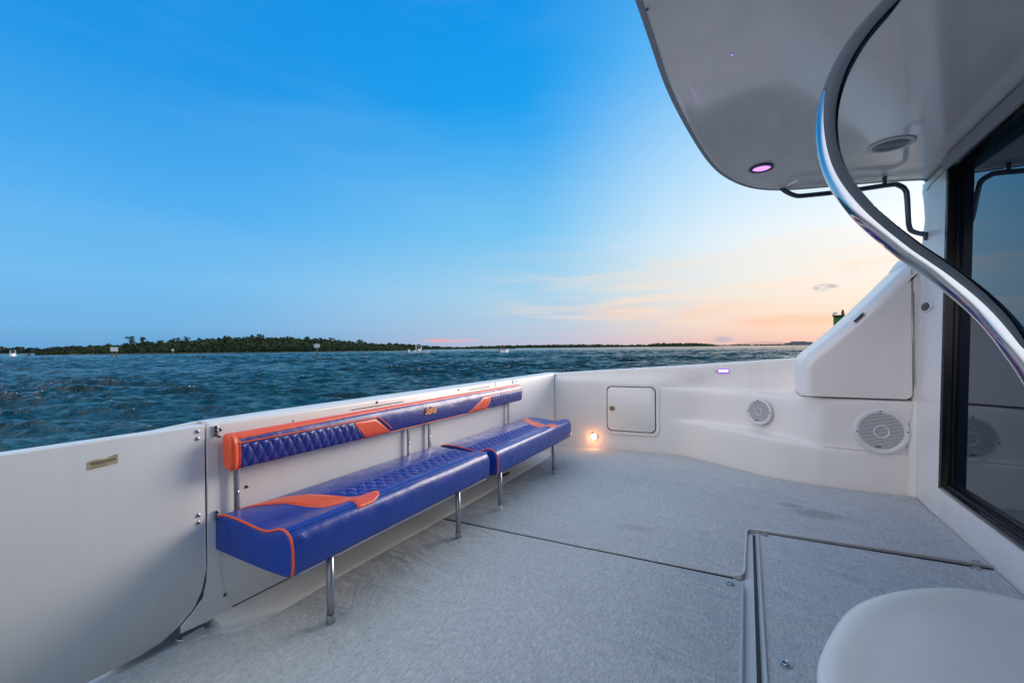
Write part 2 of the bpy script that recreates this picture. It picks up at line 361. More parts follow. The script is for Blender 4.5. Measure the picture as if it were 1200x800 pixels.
carpet([(.968, -1.28), (.968, 2.76), (.06, 2.772), (.043, 2.75), (.043, -1.28)])
def bead(path, r, m='trim_pale', name='edge_bead'):
    bm = bmesh.new(); tube(bm, path, r, 8); return link(name, bm, m, deck)
bead([(-1.60, 2.196, -.008), (-.06, 2.190, -.008)], .004, 'seam_dark', 'seam')
bead([(-.058, 2.206, .000), (-.03, 2.218, .001), (-.018, 2.26, .001), (-.011, 2.75, .001), (.0, 2.79, .001), (.03, 2.799, .001), (.968, 2.800, .001)], .0055)
bead([(-.022, -1.2, .0), (-.0235, 2.14, .0)], .006)
bead([(.043, -1.2, .0), (.043, 2.74, .0)], .006)
bead([(.05, 2.778, -.006), (.965, 2.778, -.006)], .004, 'seam_dark', 'seam')
boxobj('groove', (.018, -1.25, -.0215), (.031, 2.76, -.0155), 'black_rubber', deck, 0)
for (x, y) in ((.075, 2.745), (.90, 2.745), (.93, 2.83), (-.07, 2.12), (.10, 1.66)):
    rg = thing('pull_ring', (x, y, .0), {(.075, 2.745): 'tiny pull ring on floor hatch at the corner of the two seams', (.90, 2.745): 'tiny pull ring at hatch corner nearest the cabin sill', (.93, 2.83): 'tiny pull ring on carpet just across the seam by the cabin sill', (-.07, 2.12): 'tiny pull ring where the long seam meets the groove', (.10, 1.66): 'tiny pull ring on floor hatch nearest the white step'}[(x, y)], 'pull ring', 'pull rings on the deck hatches')
    ltobj('cup', [(.019, -.003), (.018, .001), (.012, .001), (.010, -.001), (0, -.001)], (x, y, .0), (0, 0, 1), 'brushed_alloy', rg, 16)
    bm = bmesh.new(); tube(bm, [(x+.011*math.cos(a), y+.011*math.sin(a), .003) for a in [k*math.pi/6 for k in range(13)]], .002, 6, False); link('ring', bm, 'steel', rg)

# ------------------------------------------------------------------ transom
T = thing('transom', (XW, 2.6, 0), 'white fibreglass transom wall behind the blue bench', 'transom')
def sweep(path_y, prof, name, m, parent, sub=0, drop=None):
    """extrude (x,z) profile along y stations; prof may be function of y"""
    bm = bmesh.new(); rings = [[bm.verts.new((x, y, z)) for x, z in prof(y)] for y in path_y]
    for a, b in zip(rings, rings[1:]):
        for k in range(len(a)-1): bm.faces.new((a[k], a[k+1], b[k+1], b[k]))
    bm.faces.new(rings[0]); bm.faces.new(rings[-1][::-1])
    return sharp(link(name, bm, m, parent, sub=sub), 45)
def tprof(y):
    w = interp(y, [.76, .9, 1.2, 2.5, 4.5], [.055, .09, .11, .115, .13]); zt = .73
    return [(XW, -.02), (XW, zt-.015), (XW-.003, zt-.005), (XW-.012, zt+.001), (XW-.03, zt+.006), (XW-w+.02, zt+.006), (XW-w+.005, zt+.001), (XW-w, zt-.015), (XW-w-.02, zt-.15), (XW-w-.02, WZ-.2)]
sweep([.985, 1.2, 1.6, 2, 2.5, 3, 3.5, 3.9, 4.379], tprof, 'wall', 'gelcoat', T)
# outer cap that runs behind the gate post
def cprof(y):
    w = interp(y, [.70, .78, .9, .985], [.060, .066, .085, .095]); zt = interp(y, [.70, .985], [.715, .73])
    return [(XW-.058, -.3), (XW-.058, zt-.01), (XW-.064, zt+.004), (XW-w-.002, zt+.003), (XW-w-.01, zt-.02), (XW-w-.02, -.3)]
sweep([.70, .8, .9, .984], cprof, 'outer_cap', 'gelcoat', T)
# toe strip between wall and carpet
def toe(y):
    e = interp(y, [.98, 1.06, 1.16, 3.6, 3.95, 4.1], [-1.72, -1.66, -1.604, -1.604, -1.63, -1.70])
    return [(XW+.002, -.03), (XW+.002, .012), (XW+.012, .007), (e-.03, .001), (e-.008, -.004), (e, -.016), (e, -.03)]
sweep([.99, 1.02, 1.06, 1.1, 1.16, 1.6, 2.4, 3.2, 3.6, 3.8, 3.95, 4.1], toe, 'toe_strip', 'gelcoat_worn', T)
boxobj('seam', (XW-.002, 1.0, .012), (XW+.0012, 4.0, .0165), 'seam_dark', T, 0)
# raised moulded stile at the gate, flaring at its foot
def flare():
    out = [(.9715, .722), (.9715, .26), (.968, .16), (.955, .10), (.915, .06), (.88, .035), (.88, .012), (.97, .008), (1.06, .012), (1.035, .06), (1.02, .12), (1.014, .2), (1.012, .722)]
    return prob('gate_stile', out, lambda a, b: (XW-.004, a, b), lambda a, b: (XW+.003, a, b), 'gelcoat', T, .002, 2)
flare()
# bait lid outline on the rim under the gunwale
for (y0, z0, y1, z1) in ((1.33, .663, 1.33, .690), (1.33, .663, 1.52, .671), (1.66, .693, 2.05, .706), (2.75, .700, 3.05, .708), (3.14, .700, 3.14, .724)):
    d = .0022
    boxobj('lid_seam', (XW-.003, y0-d, z0-d) if y0 == y1 else (XW-.003, y0, min(z0, z1)), (XW+.0015, y1+d, z1+d) if y0 == y1 else (XW+.0015, y1, min(z0, z1)+.004), 'seam_dark', T, 0)
for (y, z) in ((1.02, .702), (1.84, .714), (2.62, .713), (3.43, .712), (3.50, .714), (1.12, .46), (1.03, .075)):
    screw(T, (XW+.001, y, z), (1, 0, 0), .007, 'dark_steel')
for (y, z) in ((3.44, .70), (3.46, .722)): screw(T, (XW+.001, y, z), (1, 0, 0), .006, 'dark_steel')
# scratch and small bracket under the bench
bm = bmesh.new(); tube(bm, [(XW+.004, 1.205, .13), (XW+.004, 1.225, .155)], .004, 6); link('fold_pin', bm, 'dark_steel', T)
boxobj('bracket', (-1.70, 3.10, .004), (-1.68, 3.20, .016), 'black_rubber', T, .003)
boxobj('bracket', (-1.66, 3.42, .10), (-1.62, 3.46, .135), 'black_rubber', T, .003)

# gate
GT = thing('transom_gate', (XW, .5, 0), 'plain white transom gate at left with small tan notice', 'gate')
gout = [(-.30, .006), (.76, .006), (.82, .012), (.88, .040), (.925, .075), (.955, .13), (.966, .2), (.968, .728), (-.30, .728)]
prob('panel', gout, lambda a, b: (XW-.05, a, b), lambda a, b: (XW, a, b), 'gelcoat', GT, .006, 3)
for z in (.708, .682, .405, .378): screw(GT, (XW, .940, z), (1, 0, 0), .0075, 'brushed_alloy', 'bolt')
def hinge(z, h):
    boxobj('hinge', (XW+.003, .990, z-h), (XW+.012, 1.010, z+h), 'brushed_alloy', T, .002)
    for q in (-.7, 0, .7): screw(T, (XW+.012, 1.0, z+q*h), (1, 0, 0), .006, 'dark_steel')
    bm = bmesh.new(); tube(bm, [(XW+.013, 1.0, z-h), (XW+.02, 1.012, z-h-.002)], .004, 6); link('latch_pin', bm, 'dark_steel', T)
hinge(.70, .020); hinge(.385, .020)
NT = thing('notice', (XW, .668, .66), 'small tan printed notice stuck on the white gate', 'notice')
no = [(.630, .643), (.705, .648), (.7055, .677), (.690, .675), (.672, .669), (.655, .671), (.640, .670), (.630, .667)]
prob('film', no, lambda a, b: (XW-.001, a, b), lambda a, b: (XW+.0012, a, b), 'label_film', NT)
for (z, a, b, hh, mm) in ((.661, .637, .700, .0042, 'label_ink'), (.6555, .640, .692, .0022, 'label_ink'), (.6505, .634, .700, .0016, 'label_pale'), (.6475, .634, .68, .0013, 'label_ink')):
    zz = z
    bm = bmesh.new(); prism(bm, [(a, zz-hh/2), (b, zz-hh/2+.003), (b, zz+hh/2+.003), (a, zz+hh/2)], lambda p, q: (XW+.0005, p, q), lambda p, q: (XW+.0018, p, q)); link('print_line', bm, mm, NT, False)
SC = thing('scupper', (-1.745, .90, 0), 'small bare metal drain plate at the foot of the gate', 'drain')
prob('plate', [(.86, -1.765), (.95, -1.76), (.935, -1.715), (.87, -1.735)], lambda a, b: (b, a, -.02), lambda a, b: (b, a, .004+.02*(a-.86)), 'steel', SC, .003, 2)

# port side of the cockpit behind the camera
PS = thing('port_coaming', (-.3, -1.4, 0), 'white port side cockpit coaming beside the camera', 'coaming')
boxobj('wall', (-1.90, -1.62, WZ-.2), (1.0, -1.36, .80), 'gelcoat', PS, .03, 3)
boxobj('transom_end', (-1.86, -1.355, WZ-.2), (XW, -.305, .73), 'gelcoat', PS, .02, 3)

# ------------------------------------------------------------------ starboard coaming with moulded steps
CM = thing('coaming', (-.2, 4.4, 0), 'white moulded side coaming with two curved steps, beyond the bench', 'coaming')
def coaming():
    st = []
    # corner turns from the transom onto the side
    for (x, y) in ((-1.775, 4.383), (-1.768, 4.392), (-1.74, 4.405)): st.append((x, y))
    stations = []
    xs = [-1.772, -1.745, -1.70, -1.62, -1.5, -1.35, -1.1, -.9, -.75, -.62, -.53, -.44, -.33, -.22, -.1, .02, .12, .2, .28, .34, .40, .46, .52, .6, .7, .8, .9, .972, 1.06]
    for x in xs:
        wall = interp(x, [-1.772, -1.5, -1.1, -.6, .3, 1], [4.383, 4.41, 4.44, 4.455, 4.43, 4.42])
        F = wall-.004 if x < -.61 else max(sideF(x), 3.885)
        kf = interp(x, [-.72, -.42], [0, 1])
        L_ = interp(x, [-.6, 0, .45, 1], [.305, .295, .268, .26]); U = interp(x, [-.5, 0, .27, .36, .5], [.607, .60, .592, .622, .6275])
        Gz = interp(x, [-1.772, -1.3, -.6, -.17, .4, .98], [.733, .768, .815, .848, .893, .94])
        td = interp(x, [-.62, -.53, -.33, -.1, .02, .12, .2, .28, .34, .40, .46], [0, .01, .085, .17, .195, .185, .155, .11, .065, .025, .004])
        F2 = min(F+.018, wall) ; Rr = min(F2+.012+td, wall+.01)
        Ru = min(Rr+.02, wall+.012)
        if x > .44: F2 = F+.002; Rr = F+.006; Ru = F+.009
        Sx = wall+.014
        T_ = wall+.02
        stations.append([(x, F, -.03), (x, F+.002, .01), (x, F+(.01 if x < .44 else .001), L_*.5), (x, F2, L_-.018), (x, F2+.008, L_-.003), (x, F2+.018 if td > .02 else F2+.01, L_+.002), (x, Rr-.012 if td > .03 else Rr-.002, L_+.004), (x, Rr+.002, L_+.016), (x, Rr+.008, L_+.05),
                         (x, Ru-.006, U-.06), (x, Ru, U-.014), (x, Ru+.01, U-.002), (x, max(Ru+.025, Sx-.03), U+.006), (x, max(Ru+.03, Sx-.005), U+.02), (x, max(Sx, Ru+.03)+.002, U+.06), (x, T_+.008, (U+Gz)/2+.03), (x, T_+.01, Gz-.03), (x, T_+.014, Gz-.008), (x, T_+.03, Gz), (x, T_+.12, Gz+.002), (x, T_+.15, Gz-.02), (x, T_+.16, Gz-.1), (x, T_+.16, WZ-.2)])
        stations[-1] = [(px_, wall+(py_-wall)*kf if q_ < 15 else py_, pz_) for q_, (px_, py_, pz_) in enumerate(stations[-1])]
    bm = bmesh.new(); rings = [[bm.verts.new(p) for p in s] for s in stations]
    for a, b in zip(rings, rings[1:]):
        for k in range(len(a)-1): bm.faces.new((a[k], a[k+1], b[k+1], b[k]))
    return link('moulding', bm, 'gelcoat', CM, sub=2)
coaming()
boxobj('corner_post', (XW-.15, 4.381, WZ-.2), (XW-.004, 4.55, .7325), 'gelcoat', CM, .012, 3)
boxobj('seam', (XW-.004, 4.3765, .0), (XW+.0015, 4.380, .728), 'seam_dark', CM, 0)
# locker hatch
YS = 4.445
HT = thing('locker_hatch', (-1.0, YS, .4), 'square white locker hatch with rounded corners and brass latch', 'hatch')
def wally(x): return interp(x, [-1.5, -1.1, -.6], [4.41, 4.44, 4.455])
def hy(off): return lambda a, b: (a, wally(a)-off+.004*(b/.6), b)
ho = rrect(-1.232, .178, -.770, .612, .045)
def ring_bm(o1, o2, f0, f1):
    bm = bmesh.new(); n = len(o1); A = [bm.verts.new(f0(*p)) for p in o1]; B = [bm.verts.new(f1(*p)) for p in o1]; C = [bm.verts.new(f1(*p)) for p in o2]; D = [bm.verts.new(f0(*p)) for p in o2]
    for k in range(n):
        k2 = (k+1) % n
        bm.faces.new((A[k], A[k2], B[k2], B[k])); bm.faces.new((B[k], B[k2], C[k2], C[k])); bm.faces.new((C[k], C[k2], D[k2], D[k]))
    return bm
link('flange', ring_bm(rrect(-1.262, .150, -.742, .640, .06), rrect(-1.236, .174, -.766, .616, .047), hy(-.03), hy(.014)), 'gelcoat', HT, False)
prob('gasket', ho, hy(-.03), hy(.009), 'seam_dark', HT)
prob('lid', rrect(-1.226, .185, -.778, .606, .042), hy(-.02), hy(.016), 'gelcoat', HT, .005, 2)
lz = (-1.183, wally(-1.18)-.016, .398)
ltobj('latch', [(.026, 0), (.026, .004), (.021, .007), (.020, .004), (.009, .004), (.008, .008), (0, .008)], lz, (0, -1, 0), 'brass', HT, 20)
# courtesy light, lit
CL = thing('courtesy_light', (-1.368, 4.41, .10), 'small round courtesy light glowing orange low on the coaming', 'light')
cp = (-1.368, 4.418, .104)
ltobj('bezel', [(.044, 0), (.043, .006), (.030, .010), (.029, .004)], cp, (.1, -1, 0), 'lamp_bezel', CL, 24)
ltobj('lens', [(.030, .004), (.026, .010), (.014, .013), (0, .014)], cp, (.1, -1, 0), 'lamp_lens', CL, 24)
for k in range(4): screw(CL, Vector(cp)+Vector((.037*math.cos(k*math.pi/2), -.007, .037*math.sin(k*math.pi/2))), (0, -1, 0), .006, 'dark_steel')
pl = bpy.data.lights.new('courtesy_glow', 'POINT'); pl.energy = .34; pl.color = (1, .34, .10); pl.shadow_soft_size = .02
po = bpy.data.objects.new('courtesy_glow', pl); COL.objects.link(po); po.parent = CL; po.location = Vector(cp)+Vector((0, -.045, -.01))-ORG[CL]
# LED strip
LS = thing('led_strip', (-.19, 4.46, .77), 'small violet led strip light below the gunwale', 'light')
def wy(x): return interp(x, [-1.5, -1.1, -.6, .3], [4.41, 4.44, 4.455, 4.43])+.026
ly = wy(-.19)
boxobj('housing', (-.232, ly-.014, .757), (-.142, ly+.004, .792), 'led_housing', LS, .006, 3)
for k in range(4): boxobj('diode', (-.224+.02*k, ly-.017, .769), (-.210+.02*k, ly-.012, .782), 'led_lens', LS, .002)
bm = bmesh.new(); tube(bm, [(-.232, ly-.004, .774), (-.262, ly-.002, .776)], .006, 8); link('cable_gland', bm, 'steel', LS)

# ------------------------------------------------------------------ cabin bulkhead, door
def bx(z): return XB+.027*z
BH = thing('bulkhead', (1.0, 3.6, 0), 'white cabin bulkhead round the dark sliding door', 'bulkhead')
def slab(name, y0, y1, z0, z1, m='gelcoat', x_off=0., thick=.14, bev=.012, parent=BH):
    bm = bmesh.new(); prism(bm, [(y0, z0), (y1, z0), (y1, z1), (y0, z1)], lambda a, b: (bx(b)+x_off+thick, a, b), lambda a, b: (bx(b)+x_off, a, b), bev, 3)
    return sharp(link(name, bm, m, parent), 40)
def bulk_outline():
    return [(3.455, -.03), (3.905, -.03), (3.905, .7), (3.90, 1.4), (3.86, 1.56), (3.83, 1.66), (3.82, 1.8), (3.83, 1.95), (3.87, 2.02), (3.97, 2.055), (3.455, 2.055)]
bm = bmesh.new(); prism(bm, bulk_outline(), lambda a, b: (bx(b)+.16, a, b), lambda a, b: (bx(b), a, b), .03, 4); sharp(link('column', bm, 'gelcoat', BH), 40)
slab('sill_wall', -1.4, 3.4545, -.03, .168, 'gelcoat', 0, .2, .014)
slab('header', -1.4, 3.4565, 1.985, 2.058, 'header_trim', -.026, .0165, .004)
bm = bmesh.new(); rings = []
for z in [-.03, .1, .2, .3, .4, .47, .53, .57, .60, .615]:
    r_ = interp(z, [0, .42, .615], [.040, .034, .010]); cx_, cy_ = bx(z)-r_, 3.884-r_
    rings.append([bm.verts.new((cx_+(r_+.002)*math.sin(R(a))-.0025, cy_+(r_+.002)*math.cos(R(a))-.001, z)) for a in range(0, 91, 9)])
for a, b in zip(rings, rings[1:]):
    for k in range(10): bm.faces.new((a[k], a[k+1], b[k+1], b[k]))
link('corner_cove', bm, 'gelcoat', BH)
# moulded panel seam on the column
bm = bmesh.new(); tube(bm, [(bx(1.98)-.001, 3.79, 1.975), (bx(1.99)-.001, 3.72, 1.992), (bx(2.0)-.001, 3.56, 2.0), (bx(2.0)-.001, 3.46, 2.0)], .0022, 6); link('seam', bm, 'seam_dark', BH)
DR = thing('sliding_door', (1.1, 2.2, .18), 'dark tinted glass sliding door of the cabin at right', 'door')
GX = .052
def dslab(name, y0, y1, z0, z1, xo, th, m, bev=.004, tilt=0.):
    bm = bmesh.new(); prism(bm, [(y0, z0), (y1, z0), (y1, z1), (y0, z1)], lambda a, b: (bx(b)+xo+th+(3.43-a)*tilt, a, b), lambda a, b: (bx(b)+xo+(3.43-a)*tilt, a, b), bev, 2)
    return sharp(link(name, bm, m, DR), 40)
dslab('jamb', 3.432, 3.4540, .170, 2.010, -.004, .150, 'black_gloss')
dslab('bead', 3.446, 3.4542, .168, 2.011, -.008, .003, 'door_frame', .001)
dslab('sill', -1.4, 3.4318, .1685, .186, -.006, .190, 'door_frame')
dslab('track', -1.4, 3.4316, .1865, .197, .022, .008, 'black_rubber', .002, .010)
dslab('soffit', -1.4, 3.4318, 1.972, 2.0095, .0, .185, 'black_gloss')
dslab('stile', 3.405, 3.4316, .1870, 1.9715, GX-.020, .019, 'black_gloss', .004, .021)
dslab('rail', -1.4, 3.4045, .1870, .218, GX-.012, .011, 'door_frame', .003, .021)
dslab('pane', -1.4, 3.4315, .1864, 1.9713, GX, .010, 'tinted_glass', 0, .021)
FX = thing('side_light', (bx(1.235), 3.72, 1.235), 'small dark oval light in a white bezel on the bulkhead', 'light')
fc = (bx(1.232)-.001, 3.735, 1.232)
bm = bmesh.new(); lathe(bm, [(.052, 0), (.050, .008), (.038, .012), (.036, .008)], (0, 0, 0), (-1, 0, 0), 28); bmesh.ops.scale(bm, vec=(1, 2.3, .70), verts=bm.verts); bmesh.ops.translate(bm, vec=fc, verts=bm.verts); link('bezel', bm, 'white_plastic', FX)
bm = bmesh.new(); lathe(bm, [(.037, .007), (.025, .012), (0, .014)], (0, 0, 0), (-1, 0, 0), 28); bmesh.ops.scale(bm, vec=(1, 2.3, .70), verts=bm.verts); bmesh.ops.translate(bm, vec=fc, verts=bm.verts); link('lens', bm, 'black_gloss', FX)
# ------------------------------------------------------------------ wing fairing
WG = thing('side_fairing', (.7, 4.0, .62), 'white triangular fairing sweeping up from the coaming to the bulkhead', 'fairing')
YF = 3.895
def wing():
    d = spline([(.348, .632, 0), (.345, .76, 0), (.350, .850, 0), (.378, .912, 0), (.46, .990, 0), (.56, 1.084, 0), (.68, 1.206, 0), (.82, 1.362, 0), (.92, 1.476, 0), (.972, 1.536, 0)], 7)
    n = len(d); nrm_ = []
    for k in range(n):
        v = (d[min(k+1, n-1)]-d[max(k-1, 0)]).normalized(); nrm_.append(Vector((v.y, -v.x, 0)))
    nrm_[0] = Vector((1, 0, 0)); nrm_[-1] = Vector((0, -1.35, 0)); bm = bmesh.new(); rings = []; r = .075
    for th in [None]+[R(a) for a in range(0, 91, 9)]:
        ring = []
        for p_, nn in zip(d, nrm_):
            if th is None: ring.append(bm.verts.new((p_.x, 4.50, p_.y)))
            else:
                q = p_+nn*(r*(1-math.cos(th))); ring.append(bm.verts.new((q.x, YF+r*1.5*(1-math.sin(th)), q.y)))
        rings.append(ring)
    for a, b in zip(rings, rings[1:]):
        for k in range(n-1): bm.faces.new((a[k], a[k+1], b[k+1], b[k]))
    cor = [bm.verts.new((x, YF, z)) for x, z in [(.972, .70)]+[(.932+.04*math.cos(R(a)), .672-.04*math.sin(R(a))) for a in (0, 18, 36, 54, 72, 90)]]
    bm.faces.new(rings[-1]+cor)
    lowb = [bm.verts.new((v.co.x, 4.5, v.co.z)) for v in cor]
    c2 = [rings[-1][-1]]+cor+[rings[-1][0]]; l2 = [rings[0][-1]]+lowb+[rings[0][0]]
    for k in range(len(c2)-1): bm.faces.new((c2[k], l2[k], l2[k+1], c2[k+1]))
    return sharp(link('shell', bm, 'gelcoat', WG), 40)
wing()
# return that carries the fairing to the column, and the seam round it
prob('backing', [(.975, .60), (1.06, .60), (1.06, 1.66), (1.02, 1.62), (.975, 1.552)], lambda a, b: (a, 4.45, b), lambda a, b: (a, 3.899, b), 'gelcoat', WG, .02, 3)
bm = bmesh.new(); tube(bm, [(.352, YF+.006, .629), (.6, YF+.003, .629), (.925, YF+.002, .629), (.955, YF+.002, .638), (.971, YF+.002, .665), (.9745, YF+.002, .71), (.9755, YF+.004, 1.53)], .0019, 6); link('seam', bm, 'seam_dark', WG)
bm = bmesh.new(); tube(bm, [(.9765, YF-.001, .72), (.978, YF-.001, 1.34)], .0048, 8); link('hinge', bm, 'brushed_alloy', WG)
prob('vent_slot', [(.668, 1.156), (.720, 1.213), (.715, 1.219), (.663, 1.162)], lambda a, b: (a, YF+.05, b), lambda a, b: (a, YF+.002, b), 'seam_dark', WG)
# speakers
def speaker(c, ax, r, label, slats=True):
    o = thing('speaker', c, label, 'speaker', 'round marine speakers in the coaming')
    ax = Vector(ax).normalized(); c = Vector(c); up = Vector((0, 0, 1)); sx = up.cross(ax).normalized()
    ltobj('flange', [(r, -.01), (r, .006), (r*.985, .012), (r*.93, .015), (r*.86, .014), (r*.80, .008), (r*.775, .001)], c, ax, 'white_plastic', o, 48)
    ltobj('cone', [(r*.80, .0005), (r*.5, .0005), (0, .0005)], c, ax, 'speaker_dark' if slats else 'grey_plastic', o, 32)
    for k in range(4):
        a = k*math.pi/2+.05; screw(o, c+ax*.013+(sx*math.cos(a)+up*math.sin(a))*r*.9, ax, .0055, 'dark_steel')
    if slats:
        n = 25; mesh0 = None
        for k in range(n):
            h = -r*.77+(k+.5)*2*r*.77/n; w = math.sqrt(max((r*.785)**2-h*h, 1e-5))
            bm = bmesh.new(); box(bm, (-w, -r*.017, .002), (w, r*.017, .008)); 
            bmesh.ops.transform(bm, matrix=Matrix.Translation(c+up*h) @ Matrix((sx, up, ax)).transposed().to_4x4(), verts=bm.verts)
            link('slat', bm, 'white_plastic', o, False)
        ltobj('centre_ring', [(r*.30, .003), (r*.295, .013), (r*.25, .013), (r*.23, .004)], c, ax, 'white_plastic', o, 32)
        bm = bmesh.new(); box(bm, (-.016, -.005, .008), (.016, .004, .011)); bmesh.ops.transform(bm, matrix=Matrix.Translation(c-up*r*.68-sx*.02) @ Matrix((sx, up, ax)).transposed().to_4x4(), verts=bm.verts); link('badge', bm, 'speaker_dark', o, False)
    else:
        ltobj('grille', [(r*.68, .001), (r*.66, .011), (r*.35, .014), (r*.2, .012)], c, ax, 'grey_plastic', o, 40)
        ltobj('trim_ring', [(r*.77, .006), (r*.76, .017), (r*.70, .017), (r*.68, .010)], c, ax, 'white_plastic', o, 40)
        ltobj('dome', [(r*.2, .012), (r*.19, .020), (r*.09, .022), (r*.08, .017), (0, .017)], c, ax, 'white_plastic', o, 24)
        ltobj('badge', [(.010, .01), (.009, .015), (0, .015)], c-up*r*.55-sx*.0, ax, 'speaker_dark', o, 12)
    return o
speaker((.806, 3.889, .408), (0, -1, .02), .152, 'large round white speaker with slatted grille below the fairing')
speaker((.085, 4.225, .458), (-.52, -.85, .06), .104, 'small round white speaker with grey cone on the curved step')

# ------------------------------------------------------------------ flybridge overhang
OV = thing('overhang', (.4, 2.2, 2.1), 'grey white flybridge overhang with rounded corner above the cockpit', 'roof overhang')
oo = [(-.34, -1.5), (-.30, .8), (-.288, 1.5), (-.283, 1.9), (-.263, 2.2), (-.225, 2.56), (-.187, 2.83), (-.135, 3.07), (-.056, 3.285), (.03, 3.44), (.13, 3.545), (.25, 3.615), (.42, 3.665), (.63, 3.71), (.85, 3.765), (1.02, 3.83), (1.10, 3.98), (1.40, 4.1), (1.40, -1.5)]
oo = [tuple(p) for p in [q.to_2d() for q in spline([(a, b, 0) for a, b in oo[:16]], 3)]] + oo[16:]
def inset(o, d):
    n = len(o); out = []
    for k in range(n):
        p, a, b = Vector(o[k]), Vector(o[k-1]), Vector(o[(k+1) % n]); t = (b-a).normalized(); out.append(tuple(p+Vector((t.y, -t.x))*d))
    return out
def ozr(x, y): return 2.056
sgn = 1
i1, i2, i3 = inset(oo, .016*sgn), inset(oo, .022*sgn), inset(oo, .10*sgn)
def crown(x, y, e): return 2.056+e
def ohang():
    bm = bmesh.new(); n = len(oo)
    lay = [(oo, .20), (oo, .012), (inset(oo, .003), .004), (i1, .0), (i2, .004), (inset(oo, .035), .002), (i3, .012), (inset(oo, .2), .020)]
    rings = [[bm.verts.new((x, y, 2.056+z)) for x, y in o] for o, z in lay]
    for a, b in zip(rings, rings[1:]):
        for k in range(n): bm.faces.new((a[k], a[(k+1) % n], b[(k+1) % n], b[k]))
    bm.faces.new(rings[-1]); bm.faces.new(rings[0][::-1])
    return sharp(link('shell', bm, 'gelcoat_shade', OV), 50)
ohang()
link('rub_strip', ring_bm(inset(oo, -.004), inset(oo, .013), lambda a, b: (a, b, 2.09), lambda a, b: (a, b, 2.053)), 'header_trim', OV, False)
ltobj('trim_screw', [(.006, 0), (0, .004)], (-.27, 1.47, 2.057), (0, 0, -1), 'dark_steel', OV, 10)
def underz(x, y): return 2.0755
DL = thing('downlight', (.088, 3.14, 2.07), 'round violet lit downlight in the overhang near its rounded corner', 'light')
ltobj('bezel', [(.068, -.01), (.067, .008), (.060, .011), (.050, .009), (.048, .004)], (.088, 3.14, 2.072), (0, 0, -1), 'dark_steel', DL, 32)
ltobj('lens', [(.049, .004), (.03, .008), (0, .009)], (.088, 3.14, 2.072), (0, 0, -1), 'violet_lens', DL, 32)
dl = bpy.data.lights.new('downlight_beam', 'SPOT'); dl.energy = 9; dl.color = (.86, .70, 1.0); dl.spot_size = R(150); dl.spot_blend = 1; dl.shadow_soft_size = .045
do = bpy.data.objects.new('downlight_beam', dl); COL.objects.link(do); do.parent = DL; do.location = Vector((.088, 3.14, 2.055))-ORG[DL]
SP = thing('ceiling_speaker', (.70, 3.12, 2.07), 'dull grey round speaker set in the overhang above the rail', 'speaker')
cs = (.70, 3.12, 2.0745)
ltobj('flange', [(.105, -.01), (.104, .005), (.092, .008), (.082, .006), (.080, .001)], cs, (0, 0, -1), 'white_plastic', SP, 40)
ltobj('grille', [(.080, .001), (.06, .004), (0, .006)], cs, (0, 0, -1), 'grey_plastic', SP, 40)
for r_ in (.064, .044, .026): ltobj('grille_ring', [(r_, .001), (r_-.001, .009), (r_-.006, .009), (r_-.007, .001)], cs, (0, 0, -1), 'grey_plastic', SP, 40)
LD = thing('glint_dot', (-.04, 1.87, 2.07), 'tiny violet reflection built as a glowing dot on the overhang panel', 'light')  # reflection of a violet lamp, modelled as a small glowing dot
ltobj('bezel', [(.006, -.005), (.006, .002), (.004, .003)], (-.04, 1.87, 2.0755), (0, 0, -1), 'steel', LD, 12)
ltobj('lens', [(.004, .002), (0, .004)], (-.04, 1.87, 2.0755), (0, 0, -1), 'violet_lens', LD, 12)
# dark grab rail under the overhang
GR = thing('grab_rail', (.6, 3.66, 2.05), 'dark bent grab rail between the overhang and the bulkhead', 'rail')
pth = spline([(.215, 3.58, 2.065), (.245, 3.585, 2.035), (.30, 3.60, 2.004), (.36, 3.61, 1.998), (.60, 3.645, 2.0), (.82, 3.68, 2.012), (.865, 3.69, 2.003), (.897, 3.70, 1.975), (.907, 3.705, 1.93), (.917, 3.72, 1.80), (.924, 3.73, 1.745), (.945, 3.745, 1.715), (bx(1.7)+.01, 3.775, 1.685)], 6)
bm = bmesh.new(); tube(bm, pth, .0155, 12); link('tube', bm, 'dark_steel', GR)
bm = bmesh.new(); tube(bm, [(.79, 3.675, 2.01), (.79, 3.675, 2.07)], .012, 10); link('post', bm, 'dark_steel', GR)
ltobj('foot', [(.026, 0), (.024, .008), (.0155, .012)], (.213, 3.578, 2.074), (0, 0, -1), 'dark_steel', GR, 20)
ltobj('foot', [(.028, 0), (.026, .008), (.0155, .012)], (bx(1.685)-.001, 3.777, 1.682), (-1, -.1, .1), 'dark_steel', GR, 20)

# ------------------------------------------------------------------ big ladder handrail near the camera
LR = thing('ladder_rail', (.5, .8, 1.4), 'thick polished steel ladder handrail curving close in front of the camera', 'rail')
LADDER = [(0.22, 1.02, 2.1),(0.15, 0.96, 1.9),(0.2855, 1.0477, 1.694),(0.2155, 0.9496, 1.563),(0.1563, 0.8797, 1.4705),(0.1215, 0.8392, 1.3929),(0.1074, 0.8094, 1.3188),(0.1125, 0.7839, 1.2463),(0.1365, 0.7569, 1.1812),(0.1781, 0.739, 1.1217),(0.2139, 0.7237, 1.0791),(0.2404, 0.7036, 1.0386),(0.257, 0.6841, 0.9997),(0.2735, 0.6701, 0.9527),(0.285, 0.66, 0.89),(0.295, 0.645, 0.78),(0.30, 0.63, 0.60)]
pth = spline(LADDER, 8)
bm = bmesh.new(); tube(bm, pth, .0135, 28); link('tube', bm, 'chrome', LR)

